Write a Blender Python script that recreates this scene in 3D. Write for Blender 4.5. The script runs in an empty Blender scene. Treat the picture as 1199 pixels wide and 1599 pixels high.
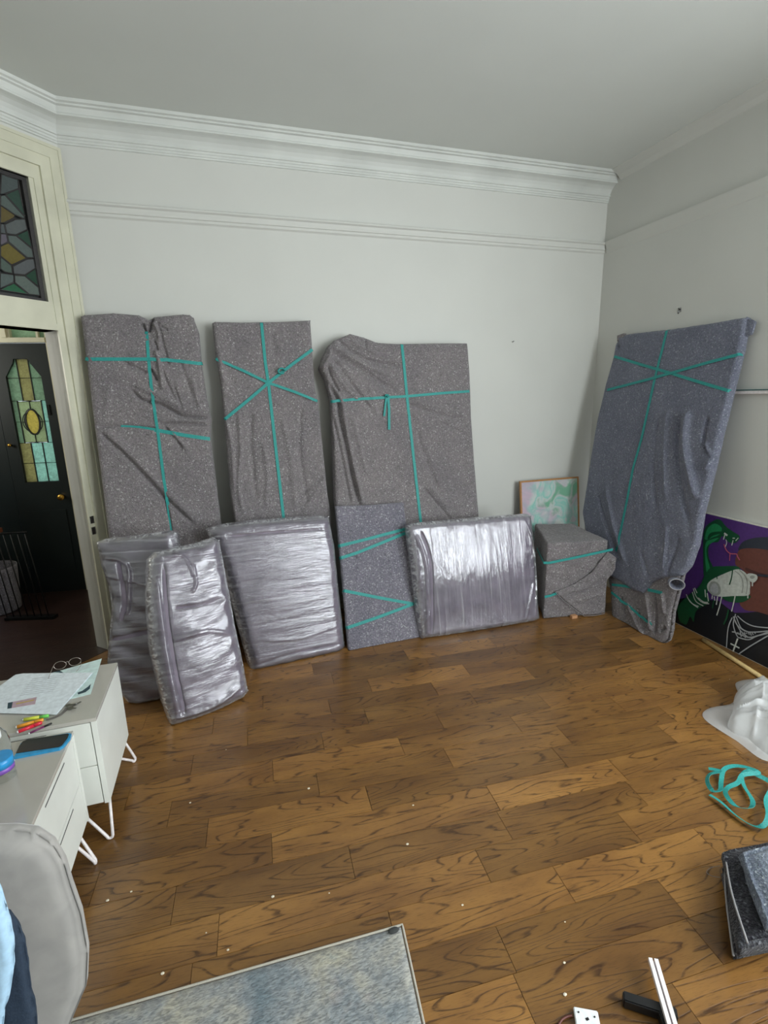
import bpy, bmesh, math, random
import numpy as np
from mathutils import Vector, Matrix
from mathutils.bvhtree import BVHTree

sc = bpy.context.scene
C = sc.collection
rnd = random.Random(7)

# ------------------------------------------------------------------ camera
F_PX, YAW, PITCH, ROLL, CAM_H = 783.45, .3012, .2297, -.0225, 1.6
def cam_rows():
    f = np.array([math.sin(YAW)*math.cos(PITCH), math.cos(YAW)*math.cos(PITCH), -math.sin(PITCH)])
    r = np.array([math.cos(YAW), -math.sin(YAW), 0.0]); u = np.cross(r, f)
    return np.array([r*math.cos(ROLL)+u*math.sin(ROLL), -r*math.sin(ROLL)+u*math.cos(ROLL), f])
CM = cam_rows()
CAM = np.array([0, 0, CAM_H])
cd = bpy.data.cameras.new('camera'); cam = bpy.data.objects.new('camera', cd); C.objects.link(cam)
cd.sensor_fit = 'HORIZONTAL'; cd.sensor_width = 36; cd.lens = F_PX*36/1199
cd.clip_start = .02
cam.matrix_world = Matrix(((CM[0][0], CM[1][0], -CM[2][0], 0), (CM[0][1], CM[1][1], -CM[2][1], 0),
                           (CM[0][2], CM[1][2], -CM[2][2], CAM_H), (0, 0, 0, 1)))
sc.camera = cam

# ------------------------------------------------------------------ world, window light, hall fill, exposure
w = bpy.data.worlds.new('sky'); sc.world = w; w.use_nodes = True
bgn = w.node_tree.nodes['Background']; bgn.inputs[0].default_value = (.82, .93, 1, 1); bgn.inputs[1].default_value = 2.2
def window_light(name, loc, size_x, size_y, rot, power, col):
    l = bpy.data.lights.new(name, 'AREA'); l.shape = 'RECTANGLE'; l.size = size_x; l.size_y = size_y
    l.energy = power; l.color = col
    o = bpy.data.objects.new(name, l); C.objects.link(o); o.location = loc; o.rotation_euler = rot
    return o
# daylight entering by the window in the right wall (beside the camera) and the one behind the camera
window_light('daylight_right', (2.99, -.2, 1.75), 1.5, 1.8, (math.radians(90), 0, math.radians(90)), 108, (.93, .985, 1))
window_light('daylight_rear', (2.35, -1.64, 1.75), .9, 1.8, (math.radians(90), 0, 0), 72, (.92, .98, 1))
window_light('hall_fill', (-2.9, 4.0, 2.0), .6, 1.0, (math.radians(90), 0, math.radians(-90)), 24, (1, .98, .88))  # added fill lamp that brightens the hall; no window stands there
sc.view_settings.view_transform = 'Standard'; sc.view_settings.look = 'None'
sc.view_settings.gamma = 1; sc.view_settings.use_curve_mapping = False
sc.view_settings.exposure = 0.0

# ------------------------------------------------------------------ pixel -> world helpers (photo frame 1199x1599)
def ray(x, y): return CM[0]*(x-599.5)/F_PX - CM[1]*(y-799.5)/F_PX + CM[2]
def on_plane(x, y, p, n):
    d = ray(x, y); return CAM + d*(np.dot(np.array(p, float)-CAM, n)/np.dot(d, n))
def on_z(x, y, z=0.0): return on_plane(x, y, (0, 0, z), np.array([0, 0, 1.0]))
def on_y(x, y, Y): return on_plane(x, y, (0, Y, 0), np.array([0, 1.0, 0]))
def on_x(x, y, X): return on_plane(x, y, (X, 0, 0), np.array([1.0, 0, 0]))

# ------------------------------------------------------------------ object helpers
def link(name, me, mats, parent=None):
    o = bpy.data.objects.new(name, me); C.objects.link(o)
    for m in (mats if isinstance(mats, (list, tuple)) else [mats]): me.materials.append(m)
    if parent: o.parent = parent; o.matrix_parent_inverse = Matrix.Translation(-parent.location) if parent.type == 'EMPTY' and parent.rotation_euler.z == 0 else parent.matrix_basis.inverted()
    return o
def pydata(name, v, f, mats, parent=None, smooth=False):
    me = bpy.data.meshes.new(name); me.from_pydata([tuple(map(float, p)) for p in v], [], f); me.update()
    if smooth: me.polygons.foreach_set('use_smooth', [True]*len(me.polygons))
    return link(name, me, mats, parent)
def from_bm(name, bm, mats, parent=None, smooth=False):
    bmesh.ops.recalc_face_normals(bm, faces=bm.faces)
    me = bpy.data.meshes.new(name); bm.to_mesh(me); bm.free()
    if smooth: me.polygons.foreach_set('use_smooth', [True]*len(me.polygons))
    return link(name, me, mats, parent)
def tag(o, label, cat, group=None):
    o['label'] = label; o['category'] = cat
    if group: o['group'] = group
    return o
def struct(o): o['kind'] = 'structure'; return o
def thing(name, loc, label, cat, group=None):
    o = bpy.data.objects.new(name, None); C.objects.link(o); o.location = tuple(float(v) for v in loc); o.empty_display_size = .1
    return tag(o, label, cat, group)
def bm_box(bm, p0, p1, bev=0, M=None, mi=0):
    g = bmesh.ops.create_cube(bm, size=1); vs = g['verts']
    for v in vs:
        v.co = Vector([(p0[i]+p1[i])/2 + v.co[i]*(p1[i]-p0[i]) for i in range(3)])
    if bev:
        es = list({e for v in vs for e in v.link_edges})
        r = bmesh.ops.bevel(bm, geom=es, offset=bev, segments=2, affect='EDGES', profile=.6)
        vs = list({v for f in r['faces'] for v in f.verts} | {v for v in vs if v.is_valid})
    fs = {f for v in vs if v.is_valid for f in v.link_faces}
    for f in fs: f.material_index = mi
    if M is not None:
        for v in {v for f in fs for v in f.verts}: v.co = M @ v.co
def box(name, p0, p1, mat, parent=None, bev=0, M=None):
    bm = bmesh.new(); bm_box(bm, p0, p1, bev, M); return from_bm(name, bm, mat, parent)
def prism_bm(bm, pts, off):
    """pts: 3D polygon, extruded by vector off"""
    a = [bm.verts.new(tuple(map(float, p))) for p in pts]; b = [bm.verts.new(tuple(map(float, np.array(p)+off))) for p in pts]
    bm.faces.new(a); bm.faces.new(b[::-1])
    n = len(a)
    for i in range(n): bm.faces.new((a[i], b[i], b[(i+1) % n], a[(i+1) % n]))
def prism(name, pts, off, mat, parent=None):
    bm = bmesh.new(); prism_bm(bm, pts, np.array(off, float)); return from_bm(name, bm, mat, parent)
def tube_bm(bm, pts, r, seg=8, closed=False):
    P = [Vector([float(c) for c in p]) for p in pts]; n = len(P); rings = []
    up = None
    for i in range(n):
        if closed: t = P[(i+1) % n]-P[i-1]
        else: t = P[min(i+1, n-1)]-P[max(i-1, 0)]
        t.normalize()
        if up is None: up = Vector((0, 0, 1)) if abs(t.z) < .9 else Vector((1, 0, 0))
        x = t.cross(up).normalized(); y = x.cross(t).normalized(); up = y
        rr = r[i] if isinstance(r, (list, tuple)) else r
        rings.append([bm.verts.new(P[i]+(x*math.cos(a)+y*math.sin(a))*rr) for a in [2*math.pi*k/seg for k in range(seg)]])
    m = n if closed else n-1
    for i in range(m):
        A, B = rings[i], rings[(i+1) % n]
        for k in range(seg): bm.faces.new((A[k], A[(k+1) % seg], B[(k+1) % seg], B[k]))
    if not closed: bm.faces.new(rings[0][::-1]); bm.faces.new(rings[-1])
def tube(name, pts, r, mat, parent=None, seg=8, closed=False):
    bm = bmesh.new(); tube_bm(bm, pts, r, seg, closed); return from_bm(name, bm, mat, parent, True)
def lathe_bm(bm, prof, cx, cy, seg=32):
    rings = []
    for r, z in prof: rings.append([bm.verts.new((cx+r*math.cos(2*math.pi*k/seg), cy+r*math.sin(2*math.pi*k/seg), z)) for k in range(seg)])
    for A, B in zip(rings, rings[1:]):
        for k in range(seg): bm.faces.new((A[k], A[(k+1) % seg], B[(k+1) % seg], B[k]))
    bm.faces.new(rings[0][::-1]); bm.faces.new(rings[-1])
def smooth_poly(pts, n=8, closed=False):
    """Catmull-Rom through pts"""
    P = [np.array(p, float) for p in pts]; out = []; m = len(P)
    rng = range(m if closed else m-1)
    for i in rng:
        if closed: a, b, c, d = P[i-1], P[i], P[(i+1) % m], P[(i+2) % m]
        else: a, b, c, d = P[max(i-1, 0)], P[i], P[i+1], P[min(i+2, m-1)]
        for k in range(n):
            t = k/n
            out.append(.5*((2*b)+(c-a)*t+(2*a-5*b+4*c-d)*t*t+(-a+3*b-3*c+d)*t**3))
    if not closed: out.append(P[-1])
    return out

# ------------------------------------------------------------------ materials
def lin(c):
    return tuple(((v/255)/12.92 if v/255 <= .04045 else ((v/255+.055)/1.055)**2.4) for v in c)+(1,)
class Mat:
    def __init__(s, name):
        s.m = bpy.data.materials.new(name); s.m.use_nodes = True; s.t = s.m.node_tree; s.b = s.t.nodes['Principled BSDF']
        s.out = s.t.nodes['Material Output']
    def n(s, ty, **k):
        x = s.t.nodes.new(ty)
        for a, v in k.items():
            if a.startswith('_'): setattr(x, a[1:], v)
            else:
                kk = a.replace('__', ' '); x.inputs[int(kk[1:]) if kk[0] == 'i' and kk[1:].isdigit() else kk].default_value = v
        return x
    def l(s, a, b): s.t.links.new(a, b)
    def ramp(s, fac, stops, interp='LINEAR'):
        r = s.t.nodes.new('ShaderNodeValToRGB'); r.color_ramp.interpolation = interp
        e = r.color_ramp.elements
        e[0].position, e[0].color = stops[0]; e[1].position, e[1].color = stops[-1]
        for p, c in stops[1:-1]: q = e.new(p); q.color = c
        s.l(fac, r.inputs[0]); return r.outputs[0]
    def set(s, **k):
        for a, v in k.items(): s.b.inputs[a.replace('__', ' ')].default_value = v
        return s
    def bump(s, h, strength=.3, dist=.01):
        b = s.n('ShaderNodeBump', Strength=strength, Distance=dist); s.l(h, b.inputs['Height']); s.l(b.outputs[0], s.b.inputs['Normal']); return b
def coords(M, kind='Object', scale=(1, 1, 1), rot=(0, 0, 0)):
    tc = M.n('ShaderNodeTexCoord'); mp = M.n('ShaderNodeMapping'); mp.inputs['Scale'].default_value = scale; mp.inputs['Rotation'].default_value = rot
    M.l(tc.outputs[kind], mp.inputs[0]); return mp.outputs[0]
def plain(name, col, rough=.5, metal=0, bumpy=0, bscale=60, var=1.0, **k):
    M = Mat(name); M.set(Base__Color=lin(col), Roughness=rough, Metallic=metal, **k)
    c = coords(M); nz = M.n('ShaderNodeTexNoise', Scale=bscale, Detail=3.0); M.l(c, nz.inputs[0])
    c0 = lin(tuple(v*(1-.05*var) for v in col)); c1 = lin(tuple(min(255, v*(1+.04*var)) for v in col))
    M.l(M.ramp(nz.outputs[0], [(.3, c0), (.7, c1)]), M.b.inputs['Base Color'])
    if bumpy: M.bump(nz.outputs[0], bumpy, .003)
    return M.m
wall_m = plain('painted_plaster', (208, 208, 203), .6, bscale=2, var=.2)
ceil_m = plain('ceiling_paint', (214, 216, 212), .8, bscale=2, var=.2)
cornice_m = plain('cornice_paint', (212, 214, 210), .55, bscale=3)
cream_m = plain('cream_gloss_paint', (206, 204, 184), .4, bscale=5)
hallwall_m = plain('hall_wall_paint', (186, 178, 156), .6)
black_door_m = plain('black_green_door_paint', (16, 27, 30), .4, bumpy=.05)
black_metal = plain('black_metal', (18, 20, 22), .4, .5)
white_lac = plain('white_lacquer', (226, 228, 222), .35, bscale=3)
white_metal = plain('white_metal', (235, 228, 228), .3)
grey_top = plain('pale_grey_glass_top', (186, 182, 175), .18, Coat__Weight=.5, bscale=3)
brass = plain('brass', (190, 150, 70), .3, 1)
dark_void = plain('dark_groove', (70, 70, 68), .8)
steel = plain('steel', (150, 150, 150), .3, 1)
navy_cloth = plain('navy_cloth', (38, 52, 70), .85, bumpy=.4, bscale=150)
blue_cloth = plain('light_blue_cotton', (176, 210, 236), .8, bumpy=.3, bscale=60)
wood_light = plain('pale_pine', (214, 186, 128), .5, bumpy=.1)
frame_wood = plain('oak_picture_frame', (178, 128, 78), .5)
brown_wood = plain('brown_wood', (110, 62, 40), .45)
dark_plastic = plain('black_plastic', (22, 22, 24), .4)
white_plastic = plain('white_plastic', (235, 238, 240), .3)
phone_case = plain('blue_phone_case', (52, 150, 200), .4)
phone_glass = plain('phone_screen', (20, 28, 42), .08)
paper_m = plain('white_paper', (226, 234, 240), .7)
paper_g = plain('pale_green_paper', (206, 228, 226), .7)
print_dark = plain('printed_ink', (45, 70, 80), .7)
print_grey = plain('faint_print', (190, 196, 202), .7)
print_pink = plain('printed_pink', (186, 160, 170), .7)
teal_m = Mat('teal_webbing')
c = coords(teal_m, 'Object'); nz = teal_m.n('ShaderNodeTexNoise', Scale=220.0, Detail=2.0); teal_m.l(c, nz.inputs[0])
teal_m.l(teal_m.ramp(nz.outputs[0], [(.3, lin((34, 134, 130))), (.7, lin((48, 158, 152)))]), teal_m.b.inputs['Base Color'])
teal_m.set(Roughness=.6); teal_m.bump(nz.outputs[0], .3, .002); teal_m = teal_m.m

def blanket_mat(name, dark, mid, light, sheen=.2):
    M = Mat(name); c = coords(M)
    n1 = M.n('ShaderNodeTexNoise', Scale=120.0, Detail=5.0, Roughness=.75); M.l(c, n1.inputs[0])
    n2 = M.n('ShaderNodeTexVoronoi', Scale=150.0); M.l(c, n2.inputs[0])
    n3 = M.n('ShaderNodeTexNoise', Scale=5.0, Detail=4.0); M.l(c, n3.inputs[0])
    base = M.ramp(n1.outputs[0], [(.30, lin(dark)), (.5, lin(mid)), (.72, lin(light))])
    # coloured and pale fibre flecks of the recycled felt
    fl = M.ramp(n2.outputs['Color'], [(.0, lin(dark)), (.3, lin(mid)), (.5, lin((mid[0]+6, mid[1]-2, mid[2]+8))), (.74, lin(mid)), (.86, lin(light)), (.97, lin(tuple(min(225, v+50) for v in light)))])
    mx = M.n('ShaderNodeMix', _data_type='RGBA'); mx.inputs[0].default_value = .5
    M.l(base, mx.inputs[6]); M.l(fl, mx.inputs[7])
    mx2 = M.n('ShaderNodeMix', _data_type='RGBA', _blend_type='MULTIPLY'); mx2.inputs[0].default_value = .55
    M.l(mx.outputs[2], mx2.inputs[6]); M.l(M.ramp(n3.outputs[0], [(.3, (.72, .72, .76, 1)), (.7, (1.08, 1.06, 1.05, 1))]), mx2.inputs[7])
    M.l(mx2.outputs[2], M.b.inputs['Base Color']); M.set(Roughness=.95, Sheen__Weight=sheen, Specular__IOR__Level=.15)
    ad = M.n('ShaderNodeMath', _operation='ADD'); M.l(n1.outputs[0], ad.inputs[0]); M.l(n2.outputs['Distance'], ad.inputs[1])
    M.bump(ad.outputs[0], .55, .006); return M.m
felt = blanket_mat('recycled_felt_blanket', (74, 72, 73), (126, 122, 122), (178, 174, 174))
felt_flat = blanket_mat('flat_felt_blanket', (70, 70, 78), (120, 119, 128), (188, 188, 194))
felt_blue = blanket_mat('bluish_felt_blanket', (74, 77, 88), (114, 119, 133), (160, 164, 176))
felt_dark = blanket_mat('dark_felt_blanket', (18, 18, 21), (42, 43, 47), (110, 112, 118))
hem_m = plain('blanket_hem_thread', (150, 148, 150), .8)

def core_mat():
    M = Mat('purple_grey_upholstery'); c = coords(M); n1 = M.n('ShaderNodeTexNoise', Scale=9.0, Detail=5.0); M.l(c, n1.inputs[0])
    M.l(M.ramp(n1.outputs[0], [(.3, lin((106, 97, 111))), (.7, lin((138, 128, 142)))]), M.b.inputs['Base Color'])
    M.set(Roughness=.75); return M.m
core_m = core_mat()
def film_mat(name, along_u=True):
    """clear stretch film wound in layers: see-through, milky streaks, white where it bunches, sharp shine"""
    M = Mat(name)
    def nz(sx, detail, rgh, dist): c = coords(M, 'UV', sx if along_u else (sx[1], sx[0], 1)); n = M.n('ShaderNodeTexNoise', Scale=1.0, Detail=detail, Roughness=rgh, Distortion=dist); M.l(c, n.inputs[0]); return n.outputs[0]
    n1, n2, n3, n4 = nz((1.4, 60, 1), 5.0, .6, .2), nz((4, 11, 1), 4.0, .55, 1.0), nz((5, 190, 1), 3.0, .6, .1), nz((34, 40, 1), 4.0, .6, 1.6)
    at = M.n('ShaderNodeAttribute'); at.attribute_name = 'bunch'; ed = at.outputs['Fac']
    def ma(a, k, b=None, op='MULTIPLY_ADD', cl=False):
        x = M.n('ShaderNodeMath', _operation=op if b is not None else 'MULTIPLY', _use_clamp=cl); M.l(a, x.inputs[0])
        if hasattr(k, 'links'): M.l(k, x.inputs[1])
        else: x.inputs[1].default_value = k
        if b is not None:
            if hasattr(b, 'links'): M.l(b, x.inputs[2])
            else: x.inputs[2].default_value = b
        return x.outputs[0]
    ht = ma(n3, .30, ma(n2, .75, ma(n1, .8, ma(ed, ma(n4, .95), 0.0))))
    bp = M.n('ShaderNodeBump', Strength=.42, Distance=.010); M.l(ht, bp.inputs['Height'])
    tr = M.n('ShaderNodeBsdfTransparent'); tr.inputs[0].default_value = (.93, .92, .95, 1)
    df = M.n('ShaderNodeBsdfDiffuse'); df.inputs[0].default_value = (.80, .80, .84, 1); M.l(bp.outputs[0], df.inputs['Normal'])
    gl = M.n('ShaderNodeBsdfGlossy'); gl.inputs[0].default_value = (.97, .97, 1, 1); gl.inputs['Roughness'].default_value = .085; M.l(bp.outputs[0], gl.inputs['Normal'])
    haze = M.ramp(n1, [(.36, (.03,)*3+(1,)), (.55, (.08,)*3+(1,)), (.74, (.34,)*3+(1,))])
    eh = ma(ed, M.ramp(n4, [(.42, (.12,)*3+(1,)), (.60, (.62,)*3+(1,))]), haze, cl=True)
    m1 = M.n('ShaderNodeMixShader'); M.l(eh, m1.inputs[0]); M.l(tr.outputs[0], m1.inputs[1]); M.l(df.outputs[0], m1.inputs[2])
    fr = M.n('ShaderNodeFresnel', IOR=1.5); M.l(bp.outputs[0], fr.inputs['Normal'])
    m2 = M.n('ShaderNodeMixShader'); M.l(ma(fr.outputs[0], 1.6, .05, cl=True), m2.inputs[0]); M.l(m1.outputs[0], m2.inputs[1]); M.l(gl.outputs[0], m2.inputs[2])
    M.l(m2.outputs[0], M.out.inputs[0]); return M.m
film_h = film_mat('stretch_film_wound_across', True)
film_v = film_mat('stretch_film_wound_upright', False)

def oak(name, dark, mid, light, rough=.28):
    M = Mat(name); oi = M.n('ShaderNodeObjectInfo')
    tc = M.n('ShaderNodeTexCoord'); w4 = M.n('ShaderNodeMath', _operation='MULTIPLY'); M.l(oi.outputs['Random'], w4.inputs[0]); w4.inputs[1].default_value = 57.0
    def noise(scale, sc3, detail, rgh=.5, dist=0.0):
        mp = M.n('ShaderNodeMapping'); mp.inputs['Scale'].default_value = sc3; M.l(tc.outputs['Object'], mp.inputs[0])
        n = M.n('ShaderNodeTexNoise', _noise_dimensions='4D', Scale=scale, Detail=detail, Roughness=rgh, Distortion=dist)
        M.l(mp.outputs[0], n.inputs['Vector']); M.l(w4.outputs[0], n.inputs['W']); return n.outputs[0]
    field = noise(1.0, (1.25, 9.0, 1), 2.2, .38, .45)         # the growth-ring field of each board
    k = M.n('ShaderNodeMath', _operation='MULTIPLY'); M.l(field, k.inputs[0]); k.inputs[1].default_value = 21.0
    fr = M.n('ShaderNodeMath', _operation='FRACT'); M.l(k.outputs[0], fr.inputs[0])
    ring = M.ramp(fr.outputs[0], [(0, (1, 1, 1, 1)), (.08, (.8, .8, .8, 1)), (.17, (.06, .06, .06, 1)), (.82, (0, 0, 0, 1)), (.95, (.2, .2, .2, 1)), (1, (1, 1, 1, 1))])
    brk = noise(1.0, (20, 110, 1), 4, .65)
    rb = M.n('ShaderNodeMath', _operation='MULTIPLY'); M.l(ring, rb.inputs[0]); M.l(M.ramp(brk, [(.36, (.15, .15, .15, 1)), (.54, (1, 1, 1, 1))]), rb.inputs[1])
    pores = noise(1.0, (28, 520, 1), 2, .6)
    tone = noise(1.0, (2.5, 8, 1), 3)
    base = M.ramp(tone, [(.3, lin(mid)), (.72, lin(light))])
    hv = M.n('ShaderNodeHueSaturation', Saturation=.96); vr = M.n('ShaderNodeMapRange'); M.l(oi.outputs['Random'], vr.inputs[0]); vr.inputs[3].default_value = .62; vr.inputs[4].default_value = 1.18
    M.l(vr.outputs[0], hv.inputs['Value']); M.l(base, hv.inputs['Color'])
    m1 = M.n('ShaderNodeMix', _data_type='RGBA'); M.l(hv.outputs[0], m1.inputs[6]); m1.inputs[7].default_value = lin(dark)
    f1 = M.n('ShaderNodeMath', _operation='MULTIPLY'); M.l(rb.outputs[0], f1.inputs[0]); f1.inputs[1].default_value = .85; M.l(f1.outputs[0], m1.inputs[0])
    m2 = M.n('ShaderNodeMix', _data_type='RGBA'); M.l(m1.outputs[2], m2.inputs[6]); m2.inputs[7].default_value = lin(tuple(v*.8 for v in dark))
    M.l(M.ramp(pores, [(.54, (0, 0, 0, 1)), (.70, (.45, .45, .45, 1))]), m2.inputs[0])
    M.l(m2.outputs[2], M.b.inputs['Base Color']); M.set(Roughness=rough, Coat__Weight=.35, Coat__Roughness=.16)
    inv = M.n('ShaderNodeMath', _operation='MULTIPLY'); M.l(rb.outputs[0], inv.inputs[0]); inv.inputs[1].default_value = -1
    M.bump(inv.outputs[0], .25, .002); return M.m
oak_m = oak('golden_oak_board', (50, 26, 9), (114, 76, 33), (158, 112, 50))
oak_base = plain('dark_floor_gap', (48, 26, 14), .6)
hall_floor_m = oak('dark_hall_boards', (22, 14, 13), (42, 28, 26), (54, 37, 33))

# ------------------------------------------------------------------ the room shell
XR, YB, ZC = 2.95, 3.552, 3.165            # right wall, back wall, ceiling
CX, XL, YF = -.74, -1.94, -1.6             # left corner of the back wall, left wall, wall behind the camera
T = .14
DV = np.array([-.70711, -.70711, 0]); DN = np.array([.70711, -.70711, 0]); DC = np.array([CX, YB, 0])   # diagonal wall: along, into room, corner
def dg(s, z, out=0.0): p = DC + DV*s + DN*out; return (p[0], p[1], z)
room = [(CX, YB), (XR, YB), (XR, YF), (XL, YF), (XL, YB-(CX-XL))]
floor = struct(prism('floor', [(x, y, -.05) for x, y in room], (0, 0, .0462), oak_base))
ext = [(CX, YB+T), (XR+T, YB+T), (XR+T, YF-T), (XL-T, YF-T), (XL-T, 2.3), (CX-.1, YB+.1)]
struct(prism('ceiling', [(x, y, ZC) for x, y in ext], (0, 0, .1), ceil_m))
struct(box('wall_back', (CX, YB, 0), (XR+T, YB+T, ZC), wall_m))
def wall_with_holes(name, P, along, up0, L, H, holes, thick, mat, parent=None):
    """vertical wall from P along unit vector, with rectangular holes (a0,a1,z0,z1)"""
    xs = sorted({0, L, *[h[0] for h in holes], *[h[1] for h in holes]}); zs = sorted({up0, H, *[h[2] for h in holes], *[h[3] for h in holes]})
    bm = bmesh.new(); vs = {}
    def V(i, j, k):
        if (i, j, k) not in vs: vs[i, j, k] = bm.verts.new(tuple(np.array(P)+np.array(along)*xs[i]+np.array(thick)*k+np.array([0, 0, zs[j]])))
        return vs[i, j, k]
    def solid(i, j):
        if i < 0 or j < 0 or i >= len(xs)-1 or j >= len(zs)-1: return False
        a, z = (xs[i]+xs[i+1])/2, (zs[j]+zs[j+1])/2
        return not any(h[0] < a < h[1] and h[2] < z < h[3] for h in holes)
    for i in range(len(xs)-1):
        for j in range(len(zs)-1):
            if not solid(i, j): continue
            for k in (0, 1): bm.faces.new((V(i, j, k), V(i+1, j, k), V(i+1, j+1, k), V(i, j+1, k)))
            if not solid(i-1, j): bm.faces.new((V(i, j, 0), V(i, j, 1), V(i, j+1, 1), V(i, j+1, 0)))
            if not solid(i+1, j): bm.faces.new((V(i+1, j, 0), V(i+1, j, 1), V(i+1, j+1, 1), V(i+1, j+1, 0)))
            if not solid(i, j-1): bm.faces.new((V(i, j, 0), V(i, j, 1), V(i+1, j, 1), V(i+1, j, 0)))
            if not solid(i, j+1): bm.faces.new((V(i, j+1, 0), V(i, j+1, 1), V(i+1, j+1, 1), V(i+1, j+1, 0)))
    return from_bm(name, bm, mat, parent)
struct(wall_with_holes('wall_right', (XR, YF, 0), (0, 1, 0), 0, YB-YF, ZC, [(.60, 2.20, .80, 2.70)], (T, 0, 0), wall_m))
struct(wall_with_holes('wall_rear', (XL, YF, 0), (1, 0, 0), 0, XR-XL, ZC, [(3.79, 4.79, .80, 2.70)], (0, -T, 0), wall_m))
struct(box('wall_left', (XL-T, YF, 0), (XL, 2.354, ZC), wall_m))
SD0, SD1 = .166, 1.07
struct(wall_with_holes('wall_diagonal', tuple(DC), DV, 0, 1.697, ZC, [(SD0, SD1, 0, 1.995), (.19, SD1-.02, 2.145, 2.765)], tuple(-DN*.12), wall_m))
# windows that light the room (beside and behind the camera)
def window(n, P, along, wdt, z0, z1, inward):
    along, inward = np.array(along, float), np.array(inward, float); P = np.array(P, float)
    bm = bmesh.new()
    def bar(a0, a1, b0, b1, d0=-.035, d1=-.005):
        pts = [P+along*a0+inward*d0+np.array([0, 0, b0]), P+along*a1+inward*d0+np.array([0, 0, b0]), P+along*a1+inward*d0+np.array([0, 0, b1]), P+along*a0+inward*d0+np.array([0, 0, b1])]
        prism_bm(bm, pts, inward*(d1-d0))
    bar(0, .05, z0, z1); bar(wdt-.05, wdt, z0, z1); bar(.05, wdt-.05, z0, z0+.06); bar(.05, wdt-.05, z1-.05, z1)
    bar(.05, wdt-.05, (z0+z1)/2+.18, (z0+z1)/2+.23); bar(wdt/2-.02, wdt/2+.02, z0+.06, (z0+z1)/2+.18)
    wo = struct(from_bm('window_%d' % n, bm, cream_m))
    bm = bmesh.new()
    pts = [P+along*(-.06)+inward*.0+np.array([0, 0, z0-.04]), P+along*(wdt+.06)+np.array([0, 0, z0-.04]), P+along*(wdt+.06)+np.array([0, 0, z0]), P+along*(-.06)+np.array([0, 0, z0])]
    prism_bm(bm, pts, inward*.09); from_bm('window_sill', bm, cream_m, wo)
window(1, (XR, YF+.60, 0), (0, 1, 0), 1.6, .80, 2.70, (-1, 0, 0))
window(2, (XL+3.79, YF, 0), (1, 0, 0), 1.0, .80, 2.70, (0, 1, 0))

# oak boards, laid in rows; rows and end joints measured from the photograph
PHI, PW, PO, PL = -.06, .1325, -.1835, .588
joints = {19: .507, 18: .26, 17: .43, 16: .19, 15: .541, 14: .135, 13: [.028-.29+.588, 1.204, 1.78, 2.36, -.3, -.85], 12: [-.65, -.064, .813, 1.4, 2.0, 2.58],
          11: .207, 10: [-.81, -.234, .645, 1.24, 1.83, 2.4], 9: .287, 8: .007, 7: .583, 6: .406}
def clip_poly(poly, inside_n):
    for (px, py, nx, ny) in inside_n:
        out = []
        for i in range(len(poly)):
            a, b = poly[i-1], poly[i]
            da = (a[0]-px)*nx+(a[1]-py)*ny; db = (b[0]-px)*nx+(b[1]-py)*ny
            if (da >= 0) != (db >= 0):
                t = da/(da-db); out.append((a[0]+(b[0]-a[0])*t, a[1]+(b[1]-a[1])*t))
            if db >= 0: out.append(b)
        poly = out
        if len(poly) < 3: return []
    return poly
halfs = [(XR, 0, -1, 0), (0, YB, 0, -1), (XL, 0, 1, 0), (CX, YB, .7071, -.7071), (0, .2, 0, 1)]
plank_meshes = {}
def plank_mesh(poly, key):
    if key in plank_meshes: return plank_meshes[key]
    bm = bmesh.new(); n = len(poly); cx = sum(p[0] for p in poly)/n; cy = sum(p[1] for p in poly)/n
    def ins(p, d):
        l = math.hypot(p[0]-cx, p[1]-cy); return (p[0]-(1 if p[0] > cx else -1)*d, p[1]-(1 if p[1] > cy else -1)*d)
    lo = [bm.verts.new((*ins(p, .0005), -.0038)) for p in poly]; mid = [bm.verts.new((*ins(p, .0005), -.0012)) for p in poly]; top = [bm.verts.new((*ins(p, .0009), 0)) for p in poly]
    bm.faces.new(top); bm.faces.new(lo[::-1])
    for A, B in ((lo, mid), (mid, top)):
        for i in range(n): bm.faces.new((A[i], A[(i+1) % n], B[(i+1) % n], B[i]))
    bmesh.ops.recalc_face_normals(bm, faces=bm.faces)
    me = bpy.data.meshes.new('plank'); bm.to_mesh(me); bm.free(); me.materials.append(oak_m); plank_meshes[key] = me; return me
cph, sph = math.cos(PHI), math.sin(PHI)
count = 0
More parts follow.
